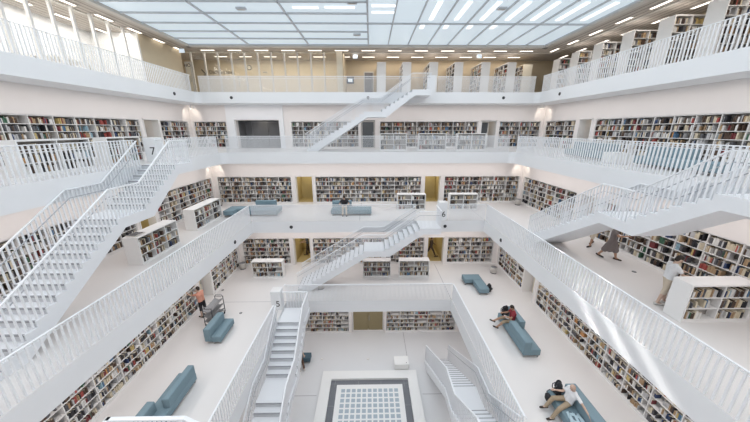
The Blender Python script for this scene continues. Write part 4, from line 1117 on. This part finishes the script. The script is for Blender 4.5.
# ------------------------------------------------------------------ camera
cam = bpy.data.cameras.new('camera'); co = bpy.data.objects.new('camera', cam); COL.objects.link(co)
F, VX, VY, ROLL = 279.728, 370.4589, 129.2515, -0.0009
cam.sensor_fit = 'HORIZONTAL'; cam.sensor_width = 36.0; cam.lens = F * 36.0 / 750.0
cam.clip_start = 0.05; cam.clip_end = 200
dx, dy = VX - 375.0, -(VY - 211.0)
cr, sr = math.cos(ROLL), math.sin(ROLL)
d = Vector((cr * dx - sr * dy, sr * dx + cr * dy, -F)).normalized()
zc = Vector((1, 0, 0)).cross(d).normalized(); xc = d.cross(zc)
Rm = Matrix((xc, d, zc))                                   # camera axes -> world
rz = Matrix.Rotation(ROLL, 3, 'Z')
Rm = Rm @ rz
co.matrix_world = Matrix.Translation((0.1155, -9.265, 13.467)) @ Rm.to_4x4()
SC.camera = co
SC.view_settings.view_transform = 'Standard'
SC.view_settings.look = 'None'
SC.view_settings.exposure = 0.08

# ------------------------------------------------------------------ books: the largest in view one by one, the rest as one mass
bpy.context.view_layer.update()
dg = bpy.context.evaluated_depsgraph_get()
org = co.matrix_world.translation.copy(); inv = co.matrix_world.inverted()
def project(p):
    c = inv @ Vector(p)
    if c.z > -0.1: return None
    return 375 + F * c.x / -c.z, 211 - F * c.y / -c.z, -c.z
cand = []
for i, bk in enumerate(BOOKS):
    k, s0, s1, nf, dep, z, h, ci, cid, row, cnt = bk
    x, y = R(k, (s0 + s1) / 2, nf)
    p = project((x, y, z + h / 2))
    if p is None or not (60 < p[0] < 690 and 3 < p[1] < 419): continue
    fx, fy = R(k, 0, -1)
    v = (org - Vector((x, y, z + h / 2))); dist = v.length
    cosf = (v.x * fx + v.y * fy) / dist
    if cosf <= 0.02: continue
    cand.append(((s1 - s0) * h * cosf / (p[2] * p[2] * max(p[2] / dist, 0.3)), i, (x + fx * 0.01, y + fy * 0.01, z + h / 2)))
cand.sort(reverse=True)
chosen = []
for ar, i, p in cand:
    if len(chosen) >= 298: break
    tgt = Vector(p); dv = tgt - org
    hits = 0
    for dz in (0.0, 0.07, -0.05):
        t2 = tgt + Vector((0, 0, dz)); dv = t2 - org
        ok, loc, nor, idx, ob, mw = SC.ray_cast(dg, org, dv.normalized(), distance=dv.length - 0.03)
        if not ok: hits += 1
    if hits >= 2: chosen.append(i)
chosen_set = set(chosen)
def book_mesh(mb, bk, mi, pi_):
    k, s0, s1, nf, dep, z, h, ci, cid, row, cnt = bk
    t = s1 - s0; c = min(0.004, t * 0.2)
    # rounded spine and two covers round an inset page block
    vs = [(s0, nf + 0.006, z), (s0 + t * 0.25, nf, z), (s1 - t * 0.25, nf, z), (s1, nf + 0.006, z), (s1, nf + dep, z), (s1 - c, nf + dep, z), (s1 - c, nf + 0.012, z), (s0 + c, nf + 0.012, z), (s0 + c, nf + dep, z), (s0, nf + dep, z)]
    n = len(vs)
    vv = vs + [(a, b_, z + h) for a, b_, _ in vs]
    fs = [tuple(range(n))[::-1], tuple(range(n, 2 * n))] + [(i, (i + 1) % n, (i + 1) % n + n, i + n) for i in range(n)]
    q = MB(k); q.add(vv, fs, mi)
    q.box(s0 + c, s1 - c, nf + 0.012, nf + dep - 0.006, z + 0.004, z + h - 0.006, pi_)
    o = len(mb.v); mb.v += q.v; mb.f += [tuple(i + o for i in f) for f in q.f]; mb.m += q.m
for i in chosen:
    bk = BOOKS[i]
    k, s0, s1, nf, dep, z, h, ci, cid, row, cnt = bk
    x, y = R(k, (s0 + s1) / 2, nf + dep / 2)
    ro = bpy.data.objects.new('book', None)
    mb = MB(); book_mesh(mb, bk, 0, 1)
    mb.v = [(a - x, b_ - y, c - z) for a, b_, c in mb.v]
    o = mb.build('book', [BM[ci], M['page']]); o.location = (x, y, z)
    bpy.data.objects.remove(ro)
    tag(o, '%s book, %s from left, %s shelf of the %s' % (BOOKC[ci][0], ordw(cnt), ('top', 'second', 'third', 'fourth', 'fifth', 'sixth', 'seventh')[row - 1], CASES[cid]), 'book', 'books on the ' + CASES[cid])
mb = MB()
for i, bk in enumerate(BOOKS):
    if i in chosen_set: continue
    k, s0, s1, nf, dep, z, h, ci, cid, row, cnt = bk
    x0, y0 = R(k, s0, nf); x1, y1 = R(k, s1, nf + dep)
    xa, xb = min(x0, x1), max(x0, x1); ya, yb = min(y0, y1), max(y0, y1)
    o = len(mb.v)
    mb.v += [(xx, yy, zz) for zz in (z, z + h) for yy in (ya, yb) for xx in (xa, xb)]
    for fi, f in enumerate(((4, 5, 7, 6), (0, 1, 5, 4), (2, 6, 7, 3), (0, 4, 6, 2), (1, 3, 7, 5))):
        mb.f.append(tuple(j + o for j in f)); mb.m.append(len(BM) if fi == 0 else ci)
o = mb.build('shelved_books', BM + [M['page']])
tag(o, 'the many smaller books filling the white shelves on every gallery', 'books', None, 'stuff')
print('BOOKS', len(BOOKS), 'chosen', len(chosen))
